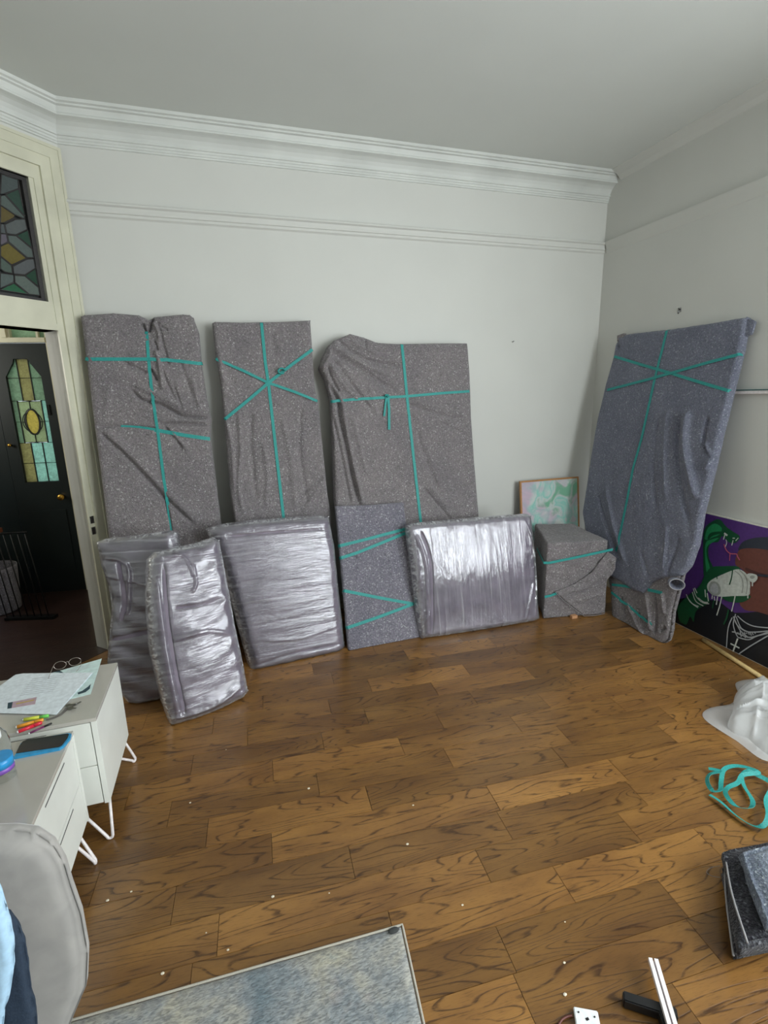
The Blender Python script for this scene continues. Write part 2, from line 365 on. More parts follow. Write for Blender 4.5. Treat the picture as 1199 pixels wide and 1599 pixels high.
for k in range(2, 29):
    j = joints.get(k)
    if j is None: j = rnd.uniform(0, PL)
    if isinstance(j, list):
        e = sorted(j)
        while e[0] > -2.2: e.insert(0, e[0]-PL)
        while e[-1] < 3.2: e.append(e[-1]+PL)
    else: e = [j+PL*i for i in range(-5, 7)]
    vc = PW*(k+PO)
    for u0, u1 in zip(e, e[1:]):
        uc, hl = (u0+u1)/2, (u1-u0)/2
        poly = [(-hl, -PW/2), (hl, -PW/2), (hl, PW/2), (-hl, PW/2)]
        x0, y0 = cph*uc-sph*vc, sph*uc+cph*vc
        wp = [(x0+cph*a-sph*b, y0+sph*a+cph*b) for a, b in poly]
        cl = clip_poly(wp, halfs)
        if len(cl) < 3: continue
        inside = all(((p[0]-h[0])*h[2]+(p[1]-h[1])*h[3]) > -1e-6 for p in wp for h in halfs)
        if inside: me = plank_mesh(poly, round(hl, 3))
        else:
            loc = [((p[0]-x0)*cph+(p[1]-y0)*sph, -(p[0]-x0)*sph+(p[1]-y0)*cph) for p in cl]
            ar = abs(sum(loc[i-1][0]*loc[i][1]-loc[i][0]*loc[i-1][1] for i in range(len(loc))))/2
            if ar < .004: continue
            me = plank_mesh(loc, ('c', k, round(u0, 2)))
        o = bpy.data.objects.new('plank', me); C.objects.link(o); o.parent = floor
        o.location = (x0, y0, 0); o.rotation_euler = (0, 0, PHI); count += 1

# cornice along back wall (and the diagonal wall), picture rails, plain cove on the right wall
def extrude_profile(name, prof, stations, mat, parent=None):
    """prof: (out, z) points; stations: list of (origin xy, out-direction xy)"""
    bm = bmesh.new(); R = []
    for (ox, oy), (dx, dy) in stations: R.append([bm.verts.new((ox+dx*o, oy+dy*o, z)) for o, z in prof])
    n = len(prof)
    for A, B in zip(R, R[1:]):
        for i in range(n): bm.faces.new((A[i], A[(i+1) % n], B[(i+1) % n], B[i]))
    bm.faces.new(R[0]); bm.faces.new(R[-1][::-1]); return from_bm(name, bm, mat, parent)
mit = math.tan(math.radians(22.5))
cor = [(0, ZC), (.125, ZC), (.125, ZC-.016), (.112, ZC-.02), (.112, ZC-.028), (.098, ZC-.032), (.092, ZC-.045), (.086, ZC-.056), (.094, ZC-.062), (.094, ZC-.072), (.072, ZC-.078),
       (.060, ZC-.083), (.040, ZC-.098), (.028, ZC-.115), (.022, ZC-.128), (.026, ZC-.131), (.026, ZC-.139), (.018, ZC-.142), (.018, ZC-.152), (.013, ZC-.156), (.013, ZC-.166), (.008, ZC-.169), (.008, ZC-.177), (0, ZC-.18)]
st_c = [((XR-.0, YB), (0, -1)), ((CX, YB), (mit, -1)), ((XL+.0, YB-(CX-XL)), (.7071+.29, -.7071+.29))]
struct(extrude_profile('trim_1', cor, st_c, cornice_m))
rcor = [(0, ZC), (.085, ZC), (.083, ZC-.006), (.060, ZC-.018), (.030, ZC-.036), (.008, ZC-.058), (0, ZC-.062)]
struct(extrude_profile('trim_2', rcor, [((XR, YB-.125), (-1, 0)), ((XR, YF), (-1, 0))], wall_m))
rail = [(0, 2.708), (.030, 2.708), (.034, 2.702), (.034, 2.694), (.022, 2.686), (.018, 2.668), (.018, 2.656), (.011, 2.652), (.011, 2.638), (.004, 2.633), (0, 2.628)]
struct(extrude_profile('trim_3', rail, [((XR-.0, YB), (0, -1)), ((CX+.012, YB), (0, -1))], wall_m))
rail2 = [(0, 2.71), (.026, 2.708), (.024, 2.700), (.012, 2.664), (.003, 2.63), (0, 2.625)]
struct(extrude_profile('trim_4', rail2, [((XR, YB-.034), (-1, 0)), ((XR, YF), (-1, 0))], wall_m))
skirt = [(0, 0), (.018, 0), (.018, .12), (.012, .135), (.006, .15), (0, .152)]
struct(extrude_profile('baseboard_back', skirt, [((XR, YB), (0, -1)), ((CX+.02, YB), (0, -1))], cream_m))
struct(extrude_profile('baseboard_left', skirt, [((XL, 2.33), (1, 0)), ((XL, YF), (1, 0))], cream_m))
struct(extrude_profile('baseboard_right', skirt, [((XR, YB-.02), (-1, 0)), ((XR, YF), (-1, 0))], cream_m))

# door casing in the diagonal wall, with stained glass transom
def dbar(bm, s0, s1, z0, z1, o0, o1):
    prism_bm(bm, [dg(s0, z0, o0), dg(s1, z0, o0), dg(s1, z1, o0), dg(s0, z1, o0)], DN*(o1-o0))
bm = bmesh.new()
S1 = SD1+.166   # mirror: casing outer edge
mir = lambda s: S1-s
def frame_ring(bm, s, z, s2, z2, o0, o1):
    """band between outer (s,z) and inner (s2,z2), both jambs and the head"""
    dbar(bm, s, s2, 0, z, o0, o1); dbar(bm, mir(s2), mir(s), 0, z, o0, o1); dbar(bm, s2, mir(s2), z2, z, o0, o1)
frame_ring(bm, .006, 2.958, .022, 2.942, 0, .031)
frame_ring(bm, .022, 2.942, .060, 2.904, 0, .027)
frame_ring(bm, .060, 2.904, .072, 2.892, 0, .029)
frame_ring(bm, .072, 2.892, .118, 2.846, 0, .0235)
frame_ring(bm, .118, 2.846, .130, 2.834, 0, .026)
d1 = struct(from_bm('door_1', bm, cream_m))
bm = bmesh.new()     # inner frame, transom rail
for a, b in ((.130, .166), (mir(.166), mir(.130))): dbar(bm, a, b, 0, 2.834, -.119, .012)
dbar(bm, .166, mir(.166), 1.995, 2.030, -.119, .016); dbar(bm, .166, mir(.166), 2.030, 2.145, -.119, .008); dbar(bm, .166, mir(.166), 2.765, 2.834, -.119, .012)
dbar(bm, .166, .190, 2.145, 2.765, -.119, .006); dbar(bm, mir(.190), mir(.166), 2.145, 2.765, -.119, .006)
from_bm('door_frame', bm, cream_m, d1)
for z in (.79, .86):
    bm = bmesh.new(); dbar(bm, .135, .158, z, z+.045, .0125, .017); from_bm('hinge_plate', bm, steel, d1)
# the transom: lead border, coloured panes proud of an added light-blocking sheet
def dpt(x, y, off):
    return on_plane(x, y, DC+DN*off, DN)
lead = plain('old_lead', (62, 60, 60), .6, .3, bumpy=.4, bscale=120)
t1 = bmesh.new()
for a, b, c_, d_ in ((.190, .212, 2.145, 2.765), (mir(.212), mir(.190), 2.145, 2.765), (.212, mir(.212), 2.145, 2.163), (.212, mir(.212), 2.747, 2.765)): dbar(t1, a, b, c_, d_, -.045, -.018)
tw = from_bm('lead_border', t1, lead, d1)
bm = bmesh.new(); dbar(bm, .212, mir(.212), 2.163, 2.747, -.052, -.046); from_bm('light_block_backing', bm, plain('dark_backing', (44, 48, 48), .4), tw)  # opaque sheet added behind the panes to stop light leaking between them
gp = lambda x, y: (x/6.15, 240+y/6.15)
panes = [((60, 85, 75), [(50, 395), (175, 345), (235, 600)]), ((100, 112, 108), [(0, 405), (45, 400), (230, 605), (225, 625), (140, 588), (10, 500), (0, 497)]),
         ((112, 100, 62), [(0, 505), (15, 505), (138, 590), (130, 620), (45, 662), (0, 664)]), ((106, 112, 112), [(42, 680), (140, 632), (235, 628), (256, 730), (150, 782), (62, 768)]),
         ((98, 104, 106), [(0, 672), (36, 682), (55, 768), (0, 762)]), ((52, 84, 70), [(158, 786), (262, 738), (306, 905)]), ((104, 116, 112), [(68, 782), (150, 788), (308, 918), (325, 1000), (258, 1000), (80, 848)]),
         ((116, 110, 122), [(0, 770), (58, 776), (72, 848), (0, 880)]), ((124, 112, 60), [(0, 890), (74, 856), (248, 1005), (110, 1070), (0, 982)]),
         ((106, 110, 112), [(122, 1080), (250, 1013), (332, 1013), (350, 1106), (236, 1165), (127, 1155)]), ((96, 112, 104), [(0, 992), (106, 1076), (116, 1152), (40, 1136), (0, 1106)]),
         ((48, 82, 66), [(238, 1172), (350, 1112), (372, 1272)]), ((112, 124, 118), [(136, 1168), (234, 1175), (376, 1288), (390, 1365), (278, 1352), (140, 1238)]),
         ((104, 116, 114), [(0, 1146), (124, 1164), (127, 1236), (0, 1292)]), ((58, 112, 82), [(127, 1244), (268, 1350), (0, 1308)]),
         ((92, 102, 102), [(0, 150), (40, 160), (165, 240), (175, 338), (48, 385), (0, 388)])]
glass_cache = {}
def glass(col, trans=.0, rough=.12):
    key = (col, trans)
    if key not in glass_cache:
        M = Mat('stained_glass'); M.set(Base__Color=lin(col), Roughness=rough, Specular__IOR__Level=.7)
        c = coords(M); nz = M.n('ShaderNodeTexNoise', Scale=40.0, Detail=2.0, Distortion=1.5); M.l(c, nz.inputs[0]); M.bump(nz.outputs[0], .35, .004)
        if trans:
            tl = M.n('ShaderNodeBsdfTranslucent'); mx = M.n('ShaderNodeMixShader'); mx.inputs[0].default_value = trans
            M.l(M.ramp(nz.outputs[0], [(.3, lin(tuple(v*.8 for v in col))), (.7, lin(col))]), tl.inputs[0]); M.l(M.b.outputs[0], mx.inputs[1]); M.l(tl.outputs[0], mx.inputs[2]); M.l(mx.outputs[0], M.out.inputs[0])
        glass_cache[key] = M.m
    return glass_cache[key]
def rel_dg(p): v = np.array(p)-DC; return float(np.dot(v, DV)), float(v[2])
vis_poly = []
for col, P in panes:
    pts = [rel_dg(dpt(*gp(*q), -.03)) for q in P]
    vis_poly.append((col, pts))
sedge = max(s for _, pts in vis_poly for s, _ in pts)
allp = []
CS = S1/2
for col, pts in vis_poly:       # the pattern runs on, folded about each quarter of the light
    allp.append((col, pts)); allp.append((col, [(S1-s, z) for s, z in pts][::-1]))
    q = [(2*sedge-s, z) for s, z in pts][::-1]
    if min(s for s, _ in q) < CS-.03:
        q = [(min(s, CS), z) for s, z in q]; allp.append((col, q)); allp.append((col, [(S1-s, z) for s, z in q][::-1]))
for col, pts in allp:
    pts = [(min(max(s, .214), mir(.214)), min(max(z, 2.165), 2.745)) for s, z in pts]
    bm = bmesh.new(); prism_bm(bm, [dg(s, z, -.034) for s, z in pts], DN*.008); from_bm('glass_pane', bm, glass(col, .35), tw)
    bm = bmesh.new(); tube_bm(bm, [dg(s, z, -.026) for s, z in pts], .0035, 5, True); from_bm('lead_came', bm, lead, tw)

# ------------------------------------------------------------------ the hall beyond
HB = np.array([-1.215, 4.72, 0]); HD = np.array([.99015, -.14, 0]); HN = np.array([.14, .99015, 0])     # far end: door plane
HB = HB - HD*0.0
hallf = [(CX-.03, YB+.03), (-.80, 3.62), (-1.13, 4.72), (-3.3, 5.05), (-3.3, 2.3), (XL-.02, 2.35)]
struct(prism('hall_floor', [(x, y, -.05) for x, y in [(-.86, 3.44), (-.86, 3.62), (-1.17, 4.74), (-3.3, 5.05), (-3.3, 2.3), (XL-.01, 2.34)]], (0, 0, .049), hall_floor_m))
struct(prism('hall_ceiling', [(x, y, 3.1) for x, y in [(-.8, 3.72), (-1.1, 4.8), (-3.3, 5.1), (-3.3, 2.2), (-2.1, 2.35)]], (0, 0, .08), ceil_m))
struct(prism('wall_hall_side', [(-.905, 3.56, 0), (-1.16, 4.72, 0), (-1.04, 4.72, 0), (-.79, 3.66, 0)], (0, 0, 3.1), hallwall_m))
struct(prism('wall_hall_left', [(-3.3, 2.2, 0), (-3.3, 5.1, 0), (-3.4, 5.1, 0), (-3.4, 2.2, 0)], (0, 0, 3.1), hallwall_m))
struct(prism('wall_hall_near', [(-3.3, 2.2, 0), (-2.08, 2.2, 0), (-2.08, 2.3, 0), (-3.3, 2.3, 0)], (0, 0, 3.1), hallwall_m))
def hp(r, z, out=0.0): p = HB+HD*r-HN*out; return (p[0], p[1], z)
def hbar(bm, r0, r1, z0, z1, o0, o1): prism_bm(bm, [hp(r0, z0, o0), hp(r1, z0, o0), hp(r1, z1, o0), hp(r0, z1, o0)], -HN*(o1-o0))
struct(wall_with_holes('wall_hall_end', hp(-2.1, 0), tuple(HD), 0, 2.2, 3.1, [(1.2, 2.05, 0, 2.45)], tuple(HN*.1), hallwall_m))
# the dark double doors with leaded glass and the fanlight above them
d2b = bmesh.new()
hbar(d2b, -.92, -.90, 0, 2.45, -.06, .02); hbar(d2b, -.05, -.03, 0, 2.45, -.06, .02); hbar(d2b, -.90, -.05, 2.055, 2.09, -.06, .03); hbar(d2b, -.90, -.05, 2.42, 2.45, -.06, .02)
hbar(d2b, -.365, -.29, 2.09, 2.42, -.06, .03); hbar(d2b, -.345, -.31, 2.09, 2.42, .03, .045); hbar(d2b, -.11, -.095, 2.09, 2.42, -.06, .02)
d2 = struct(from_bm('door_2', d2b, cream_m))
for a, b in ((-.90, -.365), (-.29, -.11), (-.095, -.05)):
    bm = bmesh.new(); hbar(bm, a, b, 2.09, 2.42, -.02, -.01); from_bm('fanlight_pane', bm, glass((170, 190, 165), .7), d2)
def hleaf(r0, r1, parent):
    """one leaf: stiles, rails, arched leaded window"""
    wd = r1-r0; L, R = r0+.09, r1-.075; zb, zs, zt = .96, 1.80, 1.935
    leaf = bmesh.new()
    hbar(leaf, r0, L, -.003, 2.05, -.05, 0); hbar(leaf, R, r1, -.003, 2.05, -.05, 0); hbar(leaf, L, R, -.003, zb, -.05, 0); hbar(leaf, L, R, zt, 2.05, -.05, 0)
    wgl = R-L; a, b = L+wgl*.30, L+wgl*.70
    # shoulders of the arched top
    for s0, s1, flip in ((L, a, 0), (R, b, 1)):
        pts = [(s0, zt), (s1, zt)]+[(s1+(s0-s1)*t, zt-.02-(zt-zs-.02)*(1-math.cos(t*math.pi/2))**.6) for t in (.15, .35, .55, .75, .9, 1)]
        prism_bm(leaf, [hp(r, z, -.05) for r, z in pts], -HN*.05)
    hbar(leaf, r0+.07, r1-.06, .18, .72, 0, .006)
    lf = from_bm('door_leaf', leaf, black_door_m, parent)
    c1, c2 = L+wgl/3, L+2*wgl/3
    rows = [zb, 1.115, 1.28, 1.45, 1.615, 1.79]
    G = {'a': (176, 172, 134), 'g': (160, 180, 158), 'q': (180, 212, 200), 'p': (180, 190, 160), 'y': (204, 192, 126)}
    cells = []
    for i, (z0, z1) in enumerate(((zb, 1.115), (1.115, 1.28))):
        for (u0, u1), cc in zip(((L, c1), (c1, c2), (c2, R)), 'aqq'): cells.append((cc, [(u0, z0), (u1, z0), (u1, z1), (u0, z1)]))
    for (u0, u1), cc in zip(((L, c1), (c1, c2), (c2, R)), 'gag'): cells.append((cc, [(u0, 1.615), (u1, 1.615), (u1, 1.79), (u0, 1.79)]))
    cells.append(('g', [(L, 1.79), (c1, 1.79), (c1, zt), (L, zt)]))
    cells.append(('a', [(c1, 1.79), (c2, 1.79), (c2, zt), (c1, zt)])); cells.append(('g', [(c2, 1.79), (R, 1.79), (R, zt), (c2, zt)]))
    sl, sr = L+wgl*.16, R-wgl*.16
    for z0, z1 in ((1.28, 1.45), (1.45, 1.615)):
        cells.append(('g', [(L, z0), (sl, z0), (sl, z1), (L, z1)])); cells.append(('q', [(sr, z0), (R, z0), (R, z1), (sr, z1)]))
    um, zm = (L+R)/2, 1.4475
    el = lambda rx, rz, t: (um+rx*math.cos(t), zm+rz*math.sin(t))
    N = 20
    cells.append(('y', [el(.048, .098, 2*math.pi*k/N) for k in range(N)]))
    for q in range(4):   # four corner pieces round the oval
        t0 = q*math.pi/2; arc = [el(.054, .104, t0+math.pi/2*k/6) for k in range(7)]
        cx_, cz_ = ((sr, 1.61), (sl, 1.61), (sl, 1.285), (sr, 1.285))[q]
        p1 = (cx_, zm) if q % 2 == 0 else (um, cz_); p2 = (um, cz_) if q % 2 == 0 else (cx_, zm)
        cells.append(('p', [p1, (cx_, cz_), p2]+arc[::-1] if q % 2 == 0 else [p1, (cx_, cz_), p2]+arc[::-1]))
    for cc, pts in cells:
        bm = bmesh.new(); prism_bm(bm, [hp(r, z, -.028) for r, z in pts], -HN*.006); g = from_bm('glass_pane', bm, glass(G[cc], .75), lf)
        bm = bmesh.new(); tube_bm(bm, [hp(r, z, -.02) for r, z in pts], .0055, 5, True); from_bm('lead_came', bm, lead_black, lf)
    for sgn in (-1, 1):
        for dd in (.012, .026):
            pts = [hp(um+sgn*(.046+dd)*math.cos(t), zm+(.085)*math.sin(t), -.016) for t in np.linspace(-1, 1, 9)]
            bm = bmesh.new(); tube_bm(bm, pts, .004, 5); from_bm('lead_came', bm, lead_black, lf)
    return lf
lead_black = plain('black_lead', (18, 26, 26), .5)
lf = hleaf(-.475, -.055, d2)
bm = bmesh.new(); lathe_bm(bm, [(.012, 0), (.010, .02), (.022, .032), (.027, .045), (.024, .058), (.012, .064)], 0, 0, 20)
kn = from_bm('door_knob', bm, brass, lf, True)
kn.matrix_parent_inverse = Matrix(); kn.location = hp(-.118, .832, 0); kn.rotation_euler = Vector((-HN[0], -HN[1], 0)).to_track_quat('Z', 'Y').to_euler()
bm = bmesh.new(); lathe_bm(bm, [(.008, 0), (.008, .012), (.014, .02), (.012, .028)], 0, 0, 16)
kn = from_bm('door_knob', bm, brass, lf, True); kn.matrix_parent_inverse = Matrix(); kn.location = hp(-.44, 1.27, 0); kn.rotation_euler = Vector((-HN[0], -HN[1], 0)).to_track_quat('Z', 'Y').to_euler()
bm = bmesh.new(); hbar(bm, -.125, -.105, 1.50, 1.58, 0, .008); from_bm('keyhole_plate', bm, black_metal, lf)
bm = bmesh.new(); hbar(bm, -.90, -.478, -.003, 2.05, -.05, 0); from_bm('door_leaf', bm, black_door_m, d2)

# felt tub, rack, side table in the hall
tb = thing('storage_tub', (-1.83, 4.46, 0), 'grey felt storage tub on the dark hall floor beyond the doorway', 'tub')
bm = bmesh.new(); lathe_bm(bm, [(.135, 0), (.150, .01), (.170, .34), (.172, .36), (.164, .36), (.160, .34), (.140, .02)], -1.83, 4.46, 40)
from_bm('tub_body', bm, felt_flat, tb, True)
rk = thing('wire_rack', (-1.53, 4.22, 0), 'thin black metal rack with upright rods before the dark hall door', 'rack')
a, b = np.array([-1.70, 4.24, 0]), np.array([-1.35, 4.14, 0])
dr = (b-a)/np.linalg.norm(b-a); nr = np.array([-dr[1], dr[0], 0])
prism('rack_base', [a-nr*.03, b-nr*.03, b+nr*.03, a+nr*.03], (0, 0, .02), black_metal, rk)
a2 = a-dr*.05
tube('top_rail', [a2-dr*.22+np.array([0, 0, .66]), b+np.array([0, 0, .68])-dr*.1], .007, black_metal, rk)
for i in range(7):
    p = a+dr*(.0+.052*i)
    tube('rod', [p+np.array([0, 0, .02]), p-dr*.06+np.array([0, 0, .665])], .0042, black_metal, rk, 6)
sd = thing('side_table', (-2.02, 4.62, 0), 'reddish brown wooden side table at the left edge of the doorway', 'table')
prism('table_top', [(-2.3, 4.45, .60), (-1.79, 4.38, .60), (-1.76, 4.62, .60), (-2.3, 4.7, .60)], (0, 0, .035), brown_wood, sd)
for (x, y) in ((-2.27, 4.48), (-2.06, 4.46), (-2.06, 4.62), (-2.27, 4.66)): prism('leg', [(x-.015, y-.015, 0), (x+.015, y-.015, 0), (x+.015, y+.015, 0), (x-.015, y+.015, 0)], (0, 0, .60), brown_wood, sd)
bm = bmesh.new()
bmesh.ops.create_icosphere(bm, subdivisions=3, radius=1)
for v in bm.verts:
    v.co = Vector((v.co.x*.13, v.co.y*.07, v.co.z*.24 if v.co.z > 0 else v.co.z*.18)) * (1+.12*math.sin(v.co.x*9+v.co.z*7)); v.co.z += .84-.02; v.co.x += -1.98; v.co.y += 4.53
for v in bm.verts: v.co.z = max(v.co.z, .636)
tag(from_bm('brown_bag', bm, plain('brown_leather', (92, 64, 48), .6, bumpy=.5, bscale=20), None, True), 'slouchy brown bag on the wooden side table in the hall', 'bag')

# ------------------------------------------------------------------ numpy noise and the draped slab builder
def vnoise(x, y, seed=0):
    r = np.random.RandomState(seed).rand(256, 256)
    xi, yi = np.floor(x).astype(int), np.floor(y).astype(int); xf, yf = x-xi, y-yi
    u, v = xf*xf*(3-2*xf), yf*yf*(3-2*yf)
    g = lambda a, b: r[a % 256, b % 256]
    return (g(xi, yi)*(1-u)+g(xi+1, yi)*u)*(1-v)+(g(xi, yi+1)*(1-u)+g(xi+1, yi+1)*u)*v - .5
def fbm(x, y, seed, octv=3):
    s = 0
    for i in range(octv): s = s+vnoise(x*2**i+13.7*i, y*2**i+5.1*i, seed+i)/2**i
    return s
def resample(P, n):
    P = np.array(P, float); d = np.r_[0, np.cumsum(np.hypot(*(P[1:]-P[:-1]).T))]; t = np.linspace(0, d[-1], n)
    return np.stack([np.interp(t, d, P[:, 0]), np.interp(t, d, P[:, 1])], 1)
def seg_dist(X, Y, P):
    """distance to polyline, plus the signed side and the parameter"""
    best = np.full(X.shape, 1e9); side = np.zeros(X.shape); par = np.zeros(X.shape); n = len(P)-1
    for i in range(n):
        a, b = P[i], P[i+1]; d = b-a; L2 = max(d@d, 1e-12)
        t0 = ((X-a[0])*d[0]+(Y-a[1])*d[1])/L2; t = np.clip(t0, 0, 1)
        dx, dy = X-a[0]-t*d[0], Y-a[1]-t*d[1]; q = np.hypot(dx, dy); m = q < best
        best = np.where(m, q, best); side = np.where(m, np.sign(d[0]*dy-d[1]*dx), side); par = np.where(m, (i+t)/n, par)
    return best, side, par
class Plane:
    """front plane: p0 on the floor, direction along the base, leaning back; a = along the base, b = up the slope"""
    def __init__(s, p0, along, lean):
        s.p0 = np.array(p0, float); s.a = np.array([along[0], along[1], 0.0]); s.a /= np.linalg.norm(s.a)
        back = np.array([-s.a[1], s.a[0], 0]); s.b = back*math.sin(lean)+np.array([0, 0, math.cos(lean)]); s.n = np.cross(s.a, s.b)   # towards the room
    def px(s, x, y): q = on_plane(x, y, s.p0, s.n)-s.p0; return (q@s.a, q@s.b)
    def pt(s, a, b, h=0): return s.p0+s.a*a+s.b*b+s.n*h
def slab(name, pl, left, right, top, bottom, T=.08, r=.03, nu=110, nv=200, creases=(), hf=None, mat=None, parent=None, off=0.0, grow=0.0, plane_coords=False, pillow=0.0, wobble=.003):
    """a wrapped panel: outline curves given as photo points on its front plane"""
    cv = (lambda L: np.array(L, float)) if plane_coords else (lambda L: np.array([pl.px(*p) for p in L]))
    Lc, Rc, Tc, Bc = resample(cv(left), nv), resample(cv(right), nv), resample(cv(top), nu), resample(cv(bottom), nu)
    u = np.linspace(0, 1, nu)[None, :, None]; v = np.linspace(0, 1, nv)[:, None, None]
    TL, TR, BL, BR = (Tc[0]+Lc[0])/2, (Tc[-1]+Rc[0])/2, (Bc[0]+Lc[-1])/2, (Bc[-1]+Rc[-1])/2
    G = (1-u)*Lc[:, None]+u*Rc[:, None]+(1-v)*Tc[None]+v*Bc[None]-((1-u)*(1-v)*TL+u*(1-v)*TR+(1-u)*v*BL+u*v*BR)
    ctr = G.mean((0, 1))
    if grow:
        dd = G-ctr; G = G+grow*dd/np.maximum(np.abs(dd).max((0, 1)), 1e-6)
    A, B = G[..., 0], G[..., 1]
    ring = np.concatenate([G[0], G[1:, -1], G[-1, -2::-1], G[-2:0:-1, 0]])
    cl = np.vstack([ring[::3], ring[:1]])
    de, _, _ = seg_dist(A, B, cl); 
    q = np.clip(de/r, 0, 1); h = -r*(1-np.sqrt(np.clip(1-(1-q)**2, 0, 1)))
    fade = np.clip(de/.012, 0, 1)
    if pillow: h = h+pillow*(np.clip(np.sin(np.pi*u[..., 0]), 0, 1)*np.clip(np.sin(np.pi*v[..., 0]), 0, 1))**.6
    if hf is not None: h = h+hf(A, B, u[..., 0]+0*A, v[..., 0]+0*A)*(.25+.75*fade)
    for cr in creases:
        P = np.array([pl.px(*p) for p in cr[0]]) if not plane_coords else np.array(cr[0], float)
        P = np.array(smooth_poly(P, 4)); wd, dp = cr[1], cr[2]; kind = cr[3] if len(cr) > 3 else 'v'
        d, sd, pr = seg_dist(A, B, P); endf = np.clip(np.minimum(pr, 1-pr)/.12, 0, 1)**.7
        if kind == 'v': h = h+1.35*dp*np.exp(-(d/wd)**2)*endf
        elif kind == 's': h = h+dp*sd*np.exp(-d/wd)*np.clip(d/.004, 0, 1)*endf       # overlapping fold: a step that dies away
    h = h+off
    P3 = pl.p0+A[..., None]*pl.a+B[..., None]*pl.b+h[..., None]*pl.n
    P3[..., 2] = np.maximum(P3[..., 2], .002)
    verts = P3.reshape(-1, 3); idx = np.arange(nu*nv).reshape(nv, nu)
    f = np.stack([idx[:-1, :-1], idx[1:, :-1], idx[1:, 1:], idx[:-1, 1:]], -1).reshape(-1, 4)
    ri = np.concatenate([idx[0], idx[1:, -1], idx[-1, -2::-1], idx[-2:0:-1, 0]]); nr_ = len(ri)
    rings = [ri]; allv = [verts]; base = len(verts); faces = f.tolist(); rp = ring
    uvs = [np.stack([A.ravel(), B.ravel()], 1)]
    for hh, gr in ((-T*.35, .0015), (-T*.8, 0), (-T, -.006)):
        wob = wobble*fbm(ring[:, 0]*40, ring[:, 1]*40, 5, 2)
        dirs = ring-ctr; dirs /= np.linalg.norm(dirs, axis=1)[:, None]
        rg = ring+dirs*(gr+wob)[:, None]; 
        p = pl.p0+rg[:, :1]*pl.a+rg[:, 1:]*pl.b+(hh-r*.5)*pl.n; p[:, 2] = np.maximum(p[:, 2], .002)
        allv.append(p); rings.append(np.arange(base, base+nr_)); base += nr_; uvs.append(rg+np.array([hh, hh]))
    for R1, R2 in zip(rings, rings[1:]):
        R1n, R2n = np.roll(R1, -1), np.roll(R2, -1); faces += np.stack([R1, R1n, R2n, R2], -1).tolist()
    faces.append(rings[-1].tolist())
    AT = np.concatenate([np.exp(-(de.ravel()/.022)**2), np.ones(sum(len(q) for q in allv[1:]))])
    V = np.concatenate(allv); UV = np.concatenate(uvs)
    me = bpy.data.meshes.new(name); me.from_pydata(V.tolist(), [], faces); me.update()
    me.polygons.foreach_set('use_smooth', [True]*len(me.polygons))
    ul = me.uv_layers.new(name='uv'); li = np.empty(len(me.loops), int); me.loops.foreach_get('vertex_index', li); ul.data.foreach_set('uv', UV[li].ravel())
    if name == 'stretch_film':
        at = me.attributes.new('bunch', 'FLOAT', 'POINT'); at.data.foreach_set('value', AT.astype(np.float32))
    o = link(name, me, mat, parent)
    return o, BVHTree.FromPolygons([tuple(p) for p in P3.reshape(-1, 3).tolist()], f.tolist())
def strap(pts, pl, tree, width=.022, parent=None, name='strap', lift=.004, over=True, mat=None, smooth_n=9):
    """flat webbing pulled over the surface along photo points; runs on over the edges of the panel"""
    P = np.array(pts, float); d = np.r_[0, np.cumsum(np.hypot(*(P[1:]-P[:-1]).T))]; n = max(int(d[-1]/3), 6); t = np.linspace(0, d[-1], n)
    X, Y = np.interp(t, d, P[:, 0]), np.interp(t, d, P[:, 1]); ab = []; hs = []
    for x, y in zip(X, Y):
        rr = ray(x, y); hit = tree.ray_cast(Vector(CAM), Vector(rr/np.linalg.norm(rr)))
        if hit[0] is None: continue
        q = np.array(hit[0])-pl.p0; ab.append((q@pl.a, q@pl.b)); hs.append(q@pl.n)
    if len(ab) < 4: return None
    ab = np.array(ab); hs = np.array(hs)
    k = min(smooth_n, len(hs)//2*2-1); pad = np.pad(hs, k//2, 'edge'); sm = np.convolve(pad, np.ones(k)/k, 'valid')
    hh = np.maximum(sm+lift*.6, hs+.0008)+.0007
    hh = .6*hh+.4*(sm+lift)
    ab = list(ab); hh = list(hh)
    if over:
        for end in (0, -1):
            a0 = ab[end]; a1 = ab[1 if end == 0 else -2]; dv = a0-a1; dv = dv/np.linalg.norm(dv)
            e = [(a0+dv*.006, hh[end]-.008), (a0+dv*.009, hh[end]-.03)]
            if end == 0: 
                for q in e: ab.insert(0, q[0]); hh.insert(0, q[1])
            else:
                for q in e: ab.append(q[0]); hh.append(q[1])
    pts3 = [pl.pt(a[0], a[1], h) for a, h in zip(ab, hh)]
    return ribbon(name, pts3, pl.n, width, mat or teal_m, parent)
def ribbon(name, pts3, normal, width, mat, parent=None, th=.0015, twist=None):
    bm = bmesh.new(); R = []; n = len(pts3); P = [np.array(p, float) for p in pts3]
    for i in range(n):
        t = P[min(i+1, n-1)]-P[max(i-1, 0)]; t /= max(np.linalg.norm(t), 1e-9)
        nn = np.array(normal[i] if isinstance(normal, list) and not np.isscalar(normal[0]) else normal, float); s = np.cross(t, nn); s /= max(np.linalg.norm(s), 1e-9); nn = np.cross(s, t)
        R.append([bm.verts.new(tuple(P[i]+s*a*width/2+nn*b*th/2)) for a, b in ((-1, -1), (1, -1), (1, 1), (-1, 1))])
    for A, B in zip(R, R[1:]):
        for k in range(4): bm.faces.new((A[k], A[(k+1) % 4], B[(k+1) % 4], B[k]))
    bm.faces.new(R[0][::-1]); bm.faces.new(R[-1]); return from_bm(name, bm, mat, parent, False)

